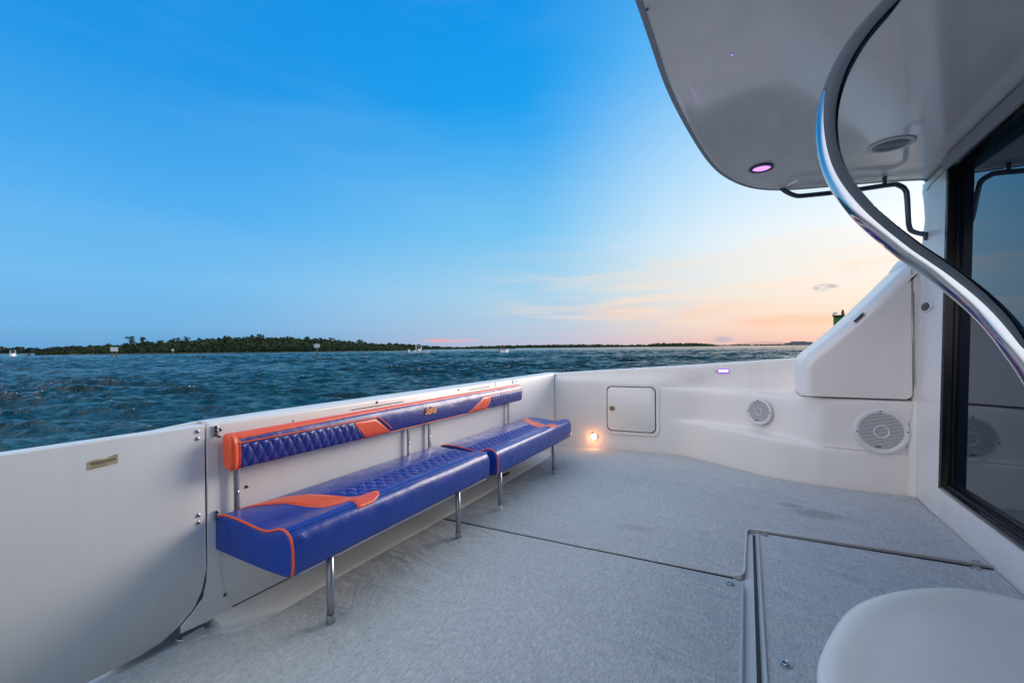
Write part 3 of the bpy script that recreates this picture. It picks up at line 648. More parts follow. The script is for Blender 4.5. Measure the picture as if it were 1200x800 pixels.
# ------------------------------------------------------------------ white moulded step, right foreground
SB = thing('moulded_step', (.5, .95, 0), 'white moulded step with wide rounded corner in the right foreground', 'step')
def stepobj():
    o = [tuple(q.to_2d()) for q in spline([(x, y, 0) for x, y in [(.955, .30), (.955, .8), (.905, 1.06), (.80, 1.25), (.66, 1.36), (.54, 1.402), (.443, 1.408), (.319, 1.345), (.201, 1.216), (.124, 1.035), (.098, .90), (.078, .6), (.07, .30)]], 6)]
    def ins(d): return [(.52+(x-.52)*(1-d/.43), .85+(y-.85)*(1-d/.55)) for x, y in o]
    lay = [(ins(.06), -.02), (ins(.03), .20), (ins(.012), .38), (ins(.002), .412), (ins(.0), .424), (ins(.004), .436), (ins(.014), .4425), (ins(.028), .4440), (ins(.042), .4434), (ins(.058), .4416), (ins(.075), .4402), (ins(.095), .4396), (ins(.13), .4394)]
    bm = bmesh.new(); n = len(o); rings = [[bm.verts.new((x, y, z)) for x, y in q] for q, z in lay]
    for a, b in zip(rings, rings[1:]):
        for k in range(n): bm.faces.new((a[k], a[(k+1) % n], b[(k+1) % n], b[k]))
    bm.faces.new(rings[-1]); bm.faces.new(rings[0][::-1])
    return sharp(link('shell', bm, 'gelcoat', SB), 60)
stepobj()

# ------------------------------------------------------------------ bench
BN = thing('bench', (-1.55, 2.35, 0), 'long blue vinyl bench with orange trim along the transom', 'bench')
class Prof:
    def __init__(s, pts, n=10):
        s.p = [Vector((a, b)) for a, b in [tuple(q)[:2] for q in spline([(a, b, 0) for a, b in pts], n)]]
        d = [0]
        for a, b in zip(s.p, s.p[1:]): d.append(d[-1]+(b-a).length)
        s.d = np.array(d); s.len = d[-1]; s.X = np.array([q.x for q in s.p]); s.Z = np.array([q.y for q in s.p])
        s.c = Vector((s.X.mean(), s.Z.mean()))
    def at(s, t): return Vector((float(np.interp(t, s.d, s.X)), float(np.interp(t, s.d, s.Z))))
    def nrm(s, t):
        a, b = s.at(max(t-.004, 0)), s.at(min(t+.004, s.len)); v = (b-a).normalized(); return Vector((-v.y, v.x))
    def near(s, x=None, z=None, cond=lambda q: True):
        best = min((abs((q.x-x) if x is not None else (q.y-z)), d) for q, d in zip(s.p, s.d) if cond(q)); return best[1]
def shell(pf, y0, y1, rend, m, name, parent, ny=60, rend0=None):
    r0 = rend0 or rend
    ys = [y0+r0*(1-math.cos(k*math.pi/2/6)) for k in range(7)]; ys += list(np.linspace(y0+r0, y1-rend, ny)[1:-1]); ys += [y1-rend*(1-math.cos(k*math.pi/2/6)) for k in range(6, -1, -1)]
    bm = bmesh.new(); rings = []
    n = 72
    for y in ys:
        e, rn = (y-y0, r0) if y-y0 < y1-y else (y1-y, rend); sh = 0. if e >= rn else rn-math.sqrt(max(rn*rn-(rn-e)**2, 0))
        ring = []
        for k in range(n):
            q = pf.at(pf.len*k/(n-1)); nn = pf.nrm(pf.len*k/(n-1)); wv = .0022*mnoise.noise(Vector((y*7, q.x*9, q.y*9)))
            q = q-nn*(sh*.8)+nn*wv; ring.append(bm.verts.new((q.x, y, q.y)))
        rings.append(ring)
    for a, b in zip(rings, rings[1:]):
        for k in range(n): bm.faces.new((a[k], a[(k+1) % n], b[(k+1) % n], b[k]))
    for rg, yy, flip in ((rings[0], y0, 0), (rings[-1], y1, 1)):
        cv = bm.verts.new((pf.c.x, yy, pf.c.y))
        for k in range(n): bm.faces.new((rg[k], rg[(k+1) % n], cv))
    return sharp(link(name, bm, m, parent), 60)
def patch(pf, y0, y1, lo, hi, m, name, parent, off=.0022, disp=None, ny=None, ntt=14, edge=.004, label=None):
    """upholstery panel laid on the profile between t=lo(y) and t=hi(y)"""
    ny = ny or max(8, int((y1-y0)/.012)); bm = bmesh.new(); rings = []
    for i in range(ny+1):
        y = y0+(y1-y0)*i/ny; a, b = lo(y), hi(y); ring = []
        for k in range(ntt+1):
            u = k/ntt; t = a+(b-a)*u; q = pf.at(t); nn = pf.nrm(t)
            ed = min(y-y0, y1-y, t-a, b-t); h = off*min(1, (max(ed, 0)/edge+.0)**.5) if ed < edge else off
            h = max(h, -.001) - (.0016 if ed <= 1e-6 else 0)
            if disp: h += disp(y, t)*min(1, max(ed, 0)/.012)
            q = q+nn*h; ring.append(bm.verts.new((q.x, y, q.y)))
        rings.append(ring)
    for a, b in zip(rings, rings[1:]):
        for k in range(ntt): bm.faces.new((a[k], a[k+1], b[k+1], b[k]))
    return link(name, bm, m, parent, label=label)
def quilt(w, h, t0, amp, skew=0.):
    def f(y, t):
        a = (y+skew*(t-t0))/w+(t-t0)/h; b = (y+skew*(t-t0))/w-(t-t0)/h
        return amp*(abs(math.sin(math.pi*a)*math.sin(math.pi*b)))**.45-amp*.25
    return f
# seat cushions
seatp = Prof([(-1.772, .262), (-1.774, .30), (-1.773, .35), (-1.762, .378), (-1.73, .391), (-1.66, .392), (-1.58, .384), (-1.51, .376), (-1.465, .377), (-1.43, .388), (-1.40, .396), (-1.375, .394), (-1.354, .379), (-1.343, .35), (-1.340, .31), (-1.342, .268), (-1.352, .245), (-1.38, .238), (-1.5, .240), (-1.65, .248), (-1.76, .255)])
tq0 = seatp.near(x=-1.585, cond=lambda q: q.y > .36); tq1 = seatp.near(x=-1.405, cond=lambda q: q.y > .36)
tb = seatp.near(x=-1.365, cond=lambda q: q.y > .36)
def pipe(pf, y, t0, t1, parent, m='orange_vinyl', r=.0042, off=.001, name='piping', n=40, yf=None):
    bm = bmesh.new(); pts = []
    for k in range(n+1):
        t = t0+(t1-t0)*k/n; q = pf.at(t)+pf.nrm(t)*off; pts.append((q.x, y if yf is None else yf(k/n), q.y))
    tube(bm, pts, r, 8); return link(name, bm, m, parent)
def line_pipe(pf, y0, y1, tf, parent, m, r=.003, off=.001, name='piping', n=60):
    bm = bmesh.new(); pts = []
    for k in range(n+1):
        y = y0+(y1-y0)*k/n; q = pf.at(tf(y))+pf.nrm(tf(y))*off; pts.append((q.x, y, q.y))
    tube(bm, pts, r, 6); return link(name, bm, m, parent)
def cushion(y0, y1, mirror, dz=0.):
    o = shell(seatp, y0, y1, .038, 'blue_vinyl', 'seat_cushion', BN, 60, .012); ORG[o] = ORG[BN]
    ym = (lambda y: y0+y1-y) if mirror else (lambda y: y)
    def span(a, b): return (ym(b), ym(a)) if mirror else (a, b)
    # orange swoosh: tail at the rear outer corner, hooked lobe ending on the front welt
    XS = [-1.745, -1.71, -1.636, -1.55, -1.487, -1.469, -1.445, -1.418, -1.37, -1.352]
    LO = [.060, .110, .193, .224, .262, .314, .322, .322, .308, .300]; HI = [.078, .22, .315, .370, .400, .417, .462, .468, .440, .385]
    TS = [seatp.near(x=x, cond=lambda q: q.y > .35) for x in XS]
    y_hi = lambda tt: interp(tt, TS, HI)
    def quil(y, tt):
        return qd(y, tt)*min(1, max(0, (ym(y)-y0-y_hi(tt)-.004)/.012))
    qd = quilt(.058, .074, tq0, .0090, .0)
    ya, yb = span(y0+.30, y1-.014)
    patch(seatp, ya, yb, lambda y: tq0, lambda y: tq1, 'blue_vinyl', 'quilted_insert', o, .0012, quil, int((yb-ya)/.0048), 42)
    nt_ = 70; bm = bmesh.new(); rings = []
    for i in range(nt_+1):
        tt = TS[0]+(TS[-1]-TS[0])*i/nt_; q = seatp.at(tt); nn = seatp.nrm(tt); a, b = interp(tt, TS, LO), interp(tt, TS, HI); ring = []
        for k in range(13):
            hgt = -.001 if k in (0, 12) or i in (0, nt_) else .0030
            kk = k/12 if k not in (1, 11) else (.012 if k == 1 else .988)
            y = ym(y0+a+(b-a)*kk); p_ = q+nn*hgt; ring.append(bm.verts.new((p_.x, y, p_.y)))
        rings.append(ring)
    for a, b in zip(rings, rings[1:]):
        for k in range(12): bm.faces.new((a[k], a[k+1], b[k+1], b[k]))
    link('swoosh', bm, 'orange_vinyl', o)
    line_pipe(seatp, y0+.012, y1-.012, lambda y: tb+.003*math.sin(y*4), o, 'blue_vinyl', .0026, .0005, 'welt')
    line_pipe(seatp, *span(y0+.34, y1-.012), lambda y: tq0-.006, o, 'blue_vinyl', .002, .0006, 'welt')
    tE = seatp.near(z=.25, cond=lambda q: q.x > -1.36)
    for yy in ((y0+.004,)): pipe(seatp, yy, .0, tE, o)
    return o
cushion(.998, 2.322, False)
for ob in [cushion(2.392, 3.715, True)]: ob.location.z -= .012
# legs
for i, (y, foot) in enumerate(((1.176, 'brushed_alloy'), (2.008, 'brushed_alloy'), (2.468, 'white_plastic'), (3.346, 'brushed_alloy'))):
    bm = bmesh.new(); tube(bm, [(-1.367, y, .0), (-1.367, y, .1), (-1.369, y, .25)], .0135, 14); lg = link('leg', bm, 'brushed_alloy', BN); ORG[lg] = ORG[BN]
    ltobj('foot_cap', [(0, .0), (.0165, .0), (.016, .026), (.0138, .03)], (-1.367, y, -.002), (0, 0, 1), foot, lg, 16)
# hinge frame under the cushions
for (a, b) in ((1.06, 2.32), (2.41, 3.67)):
    boxobj('base_board', (-1.745, a, .224), (-1.375, b, .2405), 'gelcoat_worn', BN, .004)
# backrest
backp = Prof([(-1.742, .578), (-1.746, .62), (-1.745, .668), (-1.738, .684), (-1.722, .688), (-1.706, .683), (-1.694, .668), (-1.688, .645), (-1.686, .612), (-1.688, .580), (-1.694, .562), (-1.708, .555), (-1.726, .559)])
Yb0, Yb1 = 1.012, 3.455
BK = shell(backp, Yb0, Yb1, .014, 'indigo_vinyl', 'backrest', BN, 110); ORG[BK] = ORG[BN]
tz = lambda z: backp.near(z=z, cond=lambda q: q.x > -1.715)
t_r = backp.near(x=-1.74, cond=lambda q: q.y > .67)
t_lo = backp.near(x=-1.702, cond=lambda q: q.y < .57)
tz_top = lambda y: interp(y, [1.0, 1.03, 1.35, 1.62, 1.72, 1.85, 2.2, 3.4], [tz(.667), tz(.667), tz(.672), tz(.675), tz(.677), tz(.678), tz(.678), tz(.678)])
patch(backp, Yb0+.02, Yb1-.012, lambda y: t_r-.01, tz_top, 'orange_vinyl', 'top_band', BK, .0026, None, 160, 14)
patch(backp, Yb0+.010, Yb0+.030, lambda y: .005, lambda y: backp.len-.005, 'orange_vinyl', 'end_band', BK, .0030, None, 8, 50)
# orange end cap face
bm = bmesh.new(); n = 60; cc = backp.c
rings = []
for (yy, sh) in ((Yb0+.024, -.0006), (Yb0+.0235, -.0036), (Yb0+.010, -.0034), (Yb0+.002, .000), (Yb0-.001, .005), (Yb0-.0025, .014)):
    rings.append([bm.verts.new(((backp.at(backp.len*k/(n-1))-backp.nrm(backp.len*k/(n-1))*sh).x, yy, (backp.at(backp.len*k/(n-1))-backp.nrm(backp.len*k/(n-1))*sh).y)) for k in range(n)])
for a, b in zip(rings, rings[1:]):
    for k in range(n): bm.faces.new((a[k], a[(k+1) % n], b[(k+1) % n], b[k]))
bm.faces.new(rings[-1]); link('end_cap', bm, 'orange_vinyl', BK)
tql = lambda y: interp(y, [1.04, 1.9], [tz(.652), tz(.650)])
qb0 = quilt(.043, .085, tz(.65), .0046, .0); qb = lambda y, tt: qb0(y, tt)*min(1, max(0, (1.60+(tt-tz(.65))/1.15-.006-y)/.010))
patch(backp, 1.040, 1.66, lambda y: tql(y)+.003+max(0, (y-1.60)*.9), lambda y: t_lo, 'indigo_vinyl', 'quilted_insert', BK, .001, qb, 128, 30)
line_pipe(backp, 1.03, 1.86, lambda y: tql(y)-.001 if y < 1.76 else tql(y)-.001+(y-1.76)*.75, BK, 'orange_vinyl', .0030, .0022)
pipe(backp, Yb0+.031, tz(.664), t_lo, BK, 'orange_vinyl', .0026, .0022)
patch(backp, 1.60, 1.88, lambda y: tql(y)+.004+max(0, (y-1.74))*.75, lambda y: min(t_lo, tql(y)+.012+max(0, (y-1.60))*1.15), 'orange_vinyl', 'swoosh', BK, .0036, None, 60, 14)
patch(backp, 2.60, 2.93, lambda y: max(tql(1.9)+.004, t_lo-.004-(y-2.60)*.42), lambda y: min(t_lo, tql(1.9)+.02+max(0, (2.93-y))*1.1), 'orange_vinyl', 'swoosh', BK, .0036, None, 60, 14)
patch(backp, 2.90, 3.435, lambda y: tql(1.9)+.002, lambda y: max(tql(1.9)+.012, min(t_lo, tql(1.9)+.012+(y-2.90)*.9)), 'indigo_vinyl', 'quilted_insert', BK, .001, quilt(.040, .085, tz(.65), .0046, .0), 120, 30)
line_pipe(backp, 2.78, Yb1-.02, lambda y: tql(1.9)-.001, BK, 'orange_vinyl', .0026, .002)
line_pipe(backp, 1.62, 2.92, lambda y: t_lo, BK, 'orange_vinyl', .0030, .0015)
# embroidered script
cu = bpy.data.curves.new('lettering', 'FONT'); cu.body = 'SuRe'; cu.size = .055; cu.shear = .35; cu.extrude = .0006; cu.bevel_depth = .0010; cu.offset = .0012; cu.align_x = 'CENTER'; cu.align_y = 'CENTER'; cu.space_character = .92
tmp = bpy.data.objects.new('lettering_source', cu); COL.objects.link(tmp)
dg = bpy.context.evaluated_depsgraph_get(); me = bpy.data.meshes.new_from_object(tmp.evaluated_get(dg)); bpy.data.objects.remove(tmp)
tl = tz(.628); ql = backp.at(tl); nl = backp.nrm(tl); nv = Vector((nl.x, 0, nl.y)); uy = Vector((0, 1, 0)); uz = nv.cross(uy)
me.transform(Matrix.Translation(Vector((ql.x, 2.19, ql.y))+nv*.0042-ORG[BN]) @ Matrix((uy, uz, nv)).transposed().to_4x4())
vinyl('embroidery', (.85, .27, .07), (.95, .42, .16)); me.materials.clear(); me.materials.append(MAT['embroidery'])
lo_ = bpy.data.objects.new('lettering', me); COL.objects.link(lo_); lo_.parent = BK
for y in (1.068, 2.068, 2.262, 3.31):
    boxobj('post', (-1.752, y-.011, .28), (-1.744, y+.011, .66), 'brushed_alloy', BN, .0015)
    screw(BN, (-1.744, y, .455), (1, 0, 0), .006, 'steel')

# ------------------------------------------------------------------ far shore
def polar(azd, dist, z=0.): return Vector((dist*math.sin(R(azd)), dist*math.cos(R(azd)), z))
def foliage_mat(name, a, b):
    m = mat(name, a, .8, spec=.2); g = G(m); g.color(g.ramp(g.noise(.35, 4), a, b)); return m
foliage_mat('mangrove_leaf', (.040, .062, .030), (.085, .11, .045)); foliage_mat('pine_leaf', (.035, .055, .035), (.07, .095, .05)); foliage_mat('hazed_leaf', (.055, .075, .070), (.09, .11, .095))  # last foliage has distance haze mixed into its leaf colour
mat('bark', (.09, .075, .06), .9)
m = mat('island_soil', (.07, .07, .045), .95); g = G(m); g.color(g.ramp(g.noise(.2, 5), (.05, .06, .03), (.13, .12, .08)))
def leaf_clumps(vs, fs, c, rx, ry, rz, n, size, rng):
    """leaf-sized quads spread through an uneven crown"""
    for _ in range(n):
        d = Vector((rng.gauss(0, 1), rng.gauss(0, 1), rng.gauss(0, 1))).normalized(); q = rng.uniform(.45, 1)**.5
        p = Vector(c)+Vector((d.x*rx*q, d.y*ry*q, d.z*rz*q)); s = size*rng.uniform(.6, 1.3)
        a = Vector((rng.gauss(0, 1), rng.gauss(0, 1), rng.gauss(0, .6))).normalized(); b = a.orthogonal().normalized()*s*rng.uniform(.5, .9); a = a*s
        k = len(vs); vs += [p-a*.5-b*.5, p+a*.5-b*.35, p+a*.55+b*.4, p-a*.4+b*.5]; fs.append((k, k+1, k+2, k+3))
def island(name, label, stations, dist, depth, leaf, dens, lsz, seed):
    """stations: (bearing, canopy height)"""
    rng = random.Random(seed); azs = [s[0] for s in stations]; hs = [s[1] for s in stations]
    bm = bmesh.new(); rings = []
    for k in range(61):
        a = azs[0]+(azs[-1]-azs[0])*k/60; h = interp(a, azs, hs); e = min(1, k/3, (60-k)/3)
        wob = 1+.02*mnoise.noise(Vector((a*.9, seed, 0)))
        rings.append([bm.verts.new(polar(a, dist*wob+d*depth, z)) for d, z in ((0, WZ-.3), (.02, WZ+.25*e), (.15, WZ+.6*e), (.8, WZ+.8*e), (1, WZ-.3))])
    for a, b in zip(rings, rings[1:]):
        for k in range(4): bm.faces.new((a[k], a[k+1], b[k+1], b[k]))
    o = link(name, bm, 'island_soil'); prop(o, label, None, None, 'structure')
    vs, fs = [], []
    arc = R(azs[-1]-azs[0])*dist; n = int(arc*dens)
    for _ in range(n):
        a = rng.uniform(azs[0], azs[-1]); h = interp(a, azs, hs)*rng.uniform(.62, 1.0)*(1+.20*mnoise.noise(Vector((a*2.3, seed, 1)))); d = rng.uniform(.03, .9)
        p = polar(a, dist*(1+.02*mnoise.noise(Vector((a*.9, seed, 0))))+d*depth, 0); h *= (.45+.55*min(1, d*2.2))
        if h < .5: continue
        rx = max(1.2, h*rng.uniform(.28, .5))
        leaf_clumps(vs, fs, p+Vector((0, 0, WZ+h*.52)), rx, rx, h*.52, 34, lsz*max(.6, h/7), rng)
        leaf_clumps(vs, fs, p+Vector((0, 0, WZ+h*.86)), rx*.6, rx*.6, h*.16, 8, lsz*.6*max(.5, h/7), rng)
    w = link(name.replace('island', 'wood'), (vs, fs), leaf, None, False); prop(w, 'dense dark green mangrove wood on the '+label.split(',')[0], 'wood', None, 'stuff')
island('island', 'main low wooded island, left of centre', [(-73.5, 2.2), (-71, 4.6), (-68.7, 6.0), (-66, 7.6), (-62, 9.6), (-58, 11.2), (-54, 11.2), (-50.5, 10.0), (-47.5, 8.4), (-44, 6.2), (-41, 3.6), (-38.5, 1.4)], 330, 70, 'mangrove_leaf', 8.0, 1.25, 3)
island('island', 'low shore right behind the main island, near the small white boat', [(-46, 8), (-43, 9.5), (-40, 9.0), (-38, 6.5), (-35, 4), (-31, 3.5), (-27, 3)], 720, 60, 'mangrove_leaf', 2.4, 2.8, 5)
island('island', 'far left shore, bluish beyond the main island', [(-82, 8), (-78, 9), (-75.5, 9.5), (-73, 7.5), (-72.4, 10), (-69, 10), (-66, 9)], 900, 80, 'hazed_leaf', 1.5, 3.4, 8)
island('island', 'long thin far shore, across the centre right', [(-34, 5), (-29, 9), (-22, 9.5), (-16, 9), (-15.2, 7.5), (-10.6, 7.5), (-10, 10), (-6, 10), (-4, 8), (-2.9, 3)], 1500, 90, 'mangrove_leaf', 1.1, 5., 9)
# individual taller trees on the main island
def make_tree(rng, h, kind):
    root = bpy.data.objects.new('pine_tree' if kind else 'mangrove_tree', None); COL.objects.link(root); ORG[root] = Vector((0, 0, 0))
    bm = bmesh.new(); lean = rng.uniform(-.06, .06)*h
    trunk = [(0, 0, 0), (lean*.3, 0, h*.3), (lean*.7, .02*h, h*.6), (lean, .0, h*.92)]
    tube(bm, trunk, [h*.026, h*.02, h*.014, h*.005], 6)
    vs, fs = [], []
    for k in range(9 if kind else 7):
        f = .38+.58*k/9 if kind else .45+.5*k/7; a = rng.uniform(0, 6.28); ln = h*(.24 if kind else .30)*(1.25-f)*rng.uniform(.7, 1.2)+h*.04
        b = Vector((lean*f, 0, h*f)); tip = b+Vector((math.cos(a)*ln, math.sin(a)*ln, ln*.55))
        tube(bm, [b, (b+tip)/2+Vector((0, 0, ln*.06)), tip], [h*.008, h*.006, h*.003], 5)
        leaf_clumps(vs, fs, tip, ln*.62, ln*.62, ln*.42, 34, h*.055, rng)
        leaf_clumps(vs, fs, (b+tip)/2, ln*.4, ln*.4, ln*.3, 10, h*.05, rng)
    leaf_clumps(vs, fs, (lean, 0, h*.95), h*.07, h*.07, h*.08, 24, h*.05, rng)
    link('trunk', bm, 'bark', root); link('crown', (vs, fs), 'pine_leaf' if kind else 'mangrove_leaf', root, False)
    return root
def copy_tree(o):
    c = o.copy(); COL.objects.link(c)
    for ch in o.children: d = ch.copy(); COL.objects.link(d); d.parent = c
    return c
rng = random.Random(21)
protos = [make_tree(rng, 10, 1), make_tree(rng, 9, 1), make_tree(rng, 8, 0), make_tree(rng, 8, 0)]
TR = [(-67.3, 352, 1.02, 0), (-66.45, 355, 1.08, 1), (-68.0, 350, .62, 3)]
spots = list(TR)+[(a, 365+rng.uniform(-8, 10), rng.uniform(.8, 1.02)*interp(a, [-65, -58, -50, -44], [.95, 1.3, 1.15, .75]), rng.randrange(4)) for a in np.linspace(-64.6, -44.5, 24)+np.array([rng.uniform(-.35, .35) for _ in range(24)])]
used = set()
for i, (a, d, s, k) in enumerate(spots):
    o = protos[k] if k not in used else copy_tree(protos[k]); used.add(k)
    o.location = polar(a, d, WZ+.3); o.scale = (s, s, s); o.rotation_euler.z = rng.uniform(0, 6.28)
    lab = {0: 'tall thin tree at the left end of the wooded ridge, left of a pair', 1: 'tall thin tree at the left end of the wooded ridge, right of a pair', 2: 'low bushy tree left of the pair of tall trees'}.get(i, 'tree rising above the wood along the main island ridge')
    prop(o, lab, 'tree', 'trees standing above the main island wood')

# ------------------------------------------------------------------ channel marks, boats, bridge
mat('weathered_pile', (.10, .09, .08), .85); mat('sign_white', (.75, .74, .70), .6); mat('hull_white', (.88, .88, .86), .35); mat('boat_dark', (.04, .05, .07), .4); mat('green_paint', (.008, .16, .02), .5)
mat('concrete', (.42, .42, .44), .8); mat('skin', (.35, .2, .14), .6); mat('shirt', (.25, .08, .08), .8); mat('trousers', (.05, .06, .10), .8)
def mark(azd, dist, name, label, posts, w, h, zb, ztop, group='white boards on piles in the channel'):
    p = polar(azd, dist, WZ); o = thing(name, p, label, 'sign', group)
    ux = Vector((math.cos(R(azd)), -math.sin(R(azd)), 0)); uo = Vector((math.sin(R(azd)), math.cos(R(azd)), 0))
    for q in posts:
        bm = bmesh.new(); c = p+ux*q+uo*.15; tube(bm, [c+Vector((0, 0, -1)), c+Vector((0, 0, ztop))], .14, 8); link('pile', bm, 'weathered_pile', o)
    bm = bmesh.new(); box(bm, (-w/2, -.03, zb), (w/2, .03, zb+h), .02, 1, Matrix.Translation(p) @ Matrix((ux, uo, Vector((0, 0, 1)))).transposed().to_4x4()); link('board', bm, 'sign_white', o, False)
    return o
mark(-68.45, 180, 'channel_sign', 'wide white board on two short piles off the left shore', (-.5, .5), 1.7, 1.25, 1.6, 2.8)
mark(-50.5, 150, 'channel_sign', 'white board on a single pile in front of the wooded ridge', (0,), 1.55, 1.15, 2.1, 3.2)
mark(-64.0, 260, 'channel_sign', 'tiny white board close to the shore, right of the two-pile board', (0,), .95, .9, 1.5, 2.3)
# green beacon behind the fairing
p = polar(8.55, 62, WZ); GB = thing('beacon', p, 'green channel beacon showing just above the fairing edge', 'beacon')
for q in (-.45, .45):
    bm = bmesh.new(); tube(bm, [p+Vector((q, .3, -1)), p+Vector((q, .3, 3.6))], .12, 10); link('pile', bm, 'weathered_pile', GB)
bm = bmesh.new(); box(bm, (p.x-.66, p.y-.06, p.z+2.9), (p.x+.66, p.y+.06, p.z+4.75), .03, 2); link('board', bm, 'green_paint', GB)
bm = bmesh.new(); box(bm, (p.x-.74, p.y-.5, p.z+4.70), (p.x+.74, p.y+.5, p.z+4.80), .02, 1); link('platform', bm, 'weathered_pile', GB)
ltobj('lantern', [(.16, 0), (.16, .25), (.12, .28), (.12, .5), (.05, .58), (0, .6)], p+Vector((.18, -.2, 4.8)), (0, 0, 1), 'boat_dark', GB, 14)
bm = bmesh.new(); tube(bm, [p+Vector((-.70, -.2, 4.8)), p+Vector((-.66, -.2, 5.0)), p+Vector((-.45, -.2, 5.06)), p+Vector((-.3, -.2, 4.98))], [.06, .13, .14, .04], 8); link('bird_perch', bm, 'sign_white', GB)
def person(p, o_parent=None, label='', shirt='shirt'):
    """standing figure 1.72 m, one skin"""
    t = thing('person', p, label, 'person', 'people standing in the small boat'); P = Vector(p)
    bm = bmesh.new()
    tube(bm, [P+Vector((0, .1, .02)), P+Vector((0, .09, .45)), P+Vector((0, .05, .88)), P+Vector((0, 0, 1.1)), P+Vector((0, 0, 1.36)), P+Vector((0, 0, 1.46)), P+Vector((0, 0, 1.52)), P+Vector((.01, 0, 1.62)), P+Vector((0, 0, 1.73))], [.06, .07, .10, .16, .19, .12, .06, .10, .03], 10)
    tube(bm, [P+Vector((0, -.1, .02)), P+Vector((0, -.09, .45)), P+Vector((0, -.04, .9))], [.055, .065, .10], 8)
    for s in (-1, 1): tube(bm, [P+Vector((0, s*.18, 1.38)), P+Vector((.05, s*.26, 1.12)), P+Vector((.2, s*.2, .95))], [.055, .045, .035], 8)
    link('body', bm, 'trousers', t); bm = bmesh.new()
    tube(bm, [P+Vector((0, 0, .88)), P+Vector((0, 0, 1.1)), P+Vector((0, 0, 1.37)), P+Vector((0, 0, 1.47))], [.17, .175, .205, .08], 12); link('shirt', bm, shirt, t)
    bm = bmesh.new(); bmesh.ops.create_icosphere(bm, subdivisions=2, radius=.105, matrix=Matrix.Translation(P+Vector((0, 0, 1.62)))); link('head', bm, 'skin', t)
    return t
def boat(azd, dist, rot, L_, label, cabin=True, hull='hull_white'):
    p = polar(azd, dist, WZ); o = thing('motor_boat', p, label, 'boat', 'small boats on the bay'); mt = Matrix.Translation(p) @ Matrix.Rotation(rot, 4, 'Z')
    bm = bmesh.new(); rings = []
    for f, b, kz, sh in ((-.5, .30, -.3, .72), (-.2, .33, -.35, .74), (.15, .31, -.35, .85), (.35, .2, -.25, 1.0), (.5, .015, .25, 1.15)):
        x = f*L_; bw = b*L_*.5*1.15
        rings.append([bm.verts.new(mt @ Vector(q)) for q in ((x, 0, kz), (x, bw*.8, .05), (x, bw, sh), (x, bw*.8, sh-.02), (x, bw*.75, .3), (x, -bw*.75, .3), (x, -bw*.8, sh-.02), (x, -bw, sh), (x, -bw*.8, .05))])
    for a, b in zip(rings, rings[1:]):
        for k in range(9): bm.faces.new((a[k], a[(k+1) % 9], b[(k+1) % 9], b[k]))
    bm.faces.new(rings[0]); bm.faces.new(rings[-1][::-1]); sharp(link('hull', bm, hull, o), 30)
    def bxp(name, lo, hi, m, bev=.05):
        bm = bmesh.new(); box(bm, lo, hi, bev, 2, mt); return link(name, bm, m, o)
    bxp('outboard_motor', (-.58*L_, -.22, .2), (-.51*L_, .22, 1.25), 'boat_dark' if not cabin else 'hull_white', .08)
    if cabin:
        bxp('console', (-.08*L_, -.45, .3), (.04*L_, .45, 1.55), 'hull_white'); bxp('windscreen', (.045*L_, -.42, 1.3), (.06*L_, .42, 1.85), 'boat_dark', .01)
        bxp('hardtop', (-.2*L_, -.8, 2.28), (.1*L_, .8, 2.38), 'hull_white', .03)
        for sx in (-.18, .08):
            for sy in (-.7, .7):
                bm = bmesh.new(); tube(bm, [mt @ Vector((sx*L_, sy, .5)), mt @ Vector((sx*L_, sy, 2.3))], .05, 6); link('top_post', bm, 'hull_white', o)
        bxp('seat', (-.3*L_, -.5, .3), (-.22*L_, .5, 1.0), 'hull_white')
    return o, p, mt
boat(-38.75, 150, R(30), 6.4, 'white centre console boat with hard top in front of the wood')
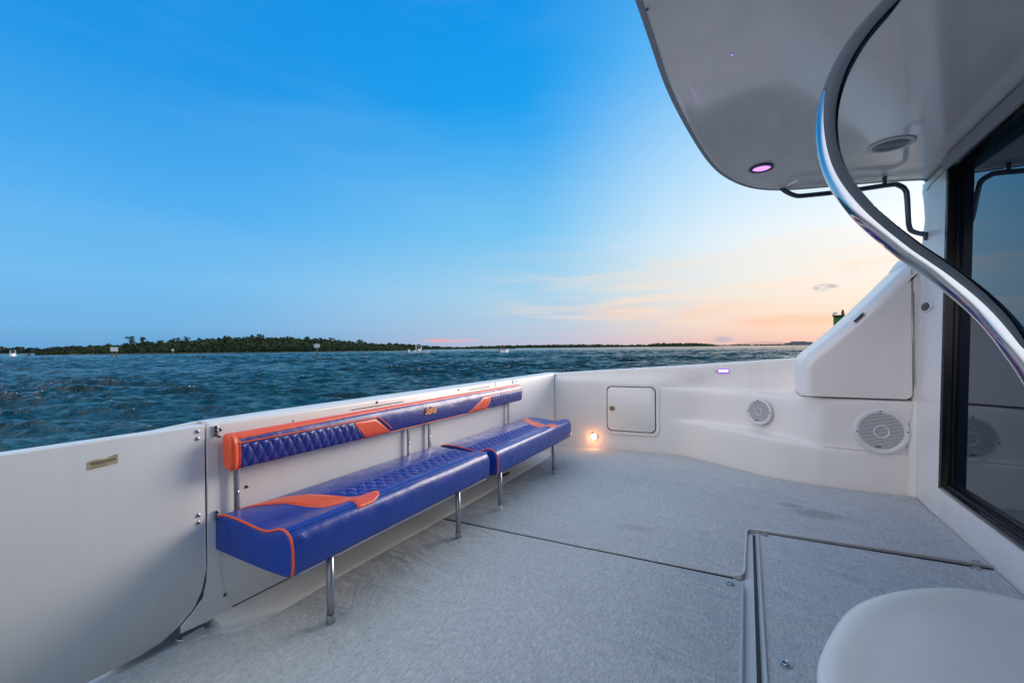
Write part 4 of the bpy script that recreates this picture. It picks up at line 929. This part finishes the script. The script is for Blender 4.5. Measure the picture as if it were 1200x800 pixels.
b2o, b2p, b2m = boat(-28.3, 140, R(75), 4.0, 'small low skiff with people standing, right of the white hardtop boat', False)
person(b2m @ Vector((-.9, 0, .3)), None, 'person in red top standing at the stern of the skiff'); person(b2m @ Vector((.2, .1, .3)), None, 'person in dark top standing amidships in the skiff', 'trousers')
boat(-74.95, 260, R(-20), 5.0, 'white boat at the far left edge of the bay')
boat(-74.1, 280, R(-30), 3.6, 'tiny dark skiff just right of the far left boat', False, 'boat_dark')
# far bridge
BR = thing('bridge', polar(1.4, 3300, WZ), 'long low pale bridge arching on the horizon', 'bridge')
bm = bmesh.new(); rings = []
hz = lambda a: WZ+4+15*max(0, math.sin(math.pi*(a+1.8)/7.2))**1.1
for k in range(25):
    a = -1.8+7.2*k/24
    rings.append([bm.verts.new(polar(a, 3300+d, hz(a)+z)) for d, z in ((0, 0), (0, 2.6), (14, 2.6), (14, 0))])
for a, b in zip(rings, rings[1:]):
    for k in range(4): bm.faces.new((a[k], a[(k+1) % 4], b[(k+1) % 4], b[k]))
link('deck', bm, 'concrete', BR)
for k in range(1, 24):
    a = -1.8+7.2*k/24; bm = bmesh.new(); c = polar(a, 3307, 0); box(bm, (c.x-1.2, c.y-5, WZ-2), (c.x+1.2, c.y+5, hz(a)+.5)); link('pier', bm, 'concrete', BR, False)
mat('far_building', (.14, .15, .18), .8)
for (a, w, h, lab) in ((5.15, 90, 16, 'low dark building on the horizon beside the fairing'), (4.35, 60, 10, 'lower small building on the horizon left of the dark one')):
    p = polar(a, 2600, WZ); o = thing('building', p, lab, 'building')
    boxobj('wall', (p.x-w/2, p.y-12, WZ-1), (p.x+w/2, p.y+12, WZ+h), 'far_building', o, 0)
    boxobj('roof', (p.x-w*.47, p.y-11, WZ+h+.01), (p.x+w*.2, p.y+11, WZ+h+3), 'far_building', o, 0)
island('island', 'faint shore under the bridge, at the right horizon', [(-3, 5), (0, 7), (4, 7), (8, 8), (14, 8)], 2900, 120, 'hazed_leaf', .5, 8., 13)
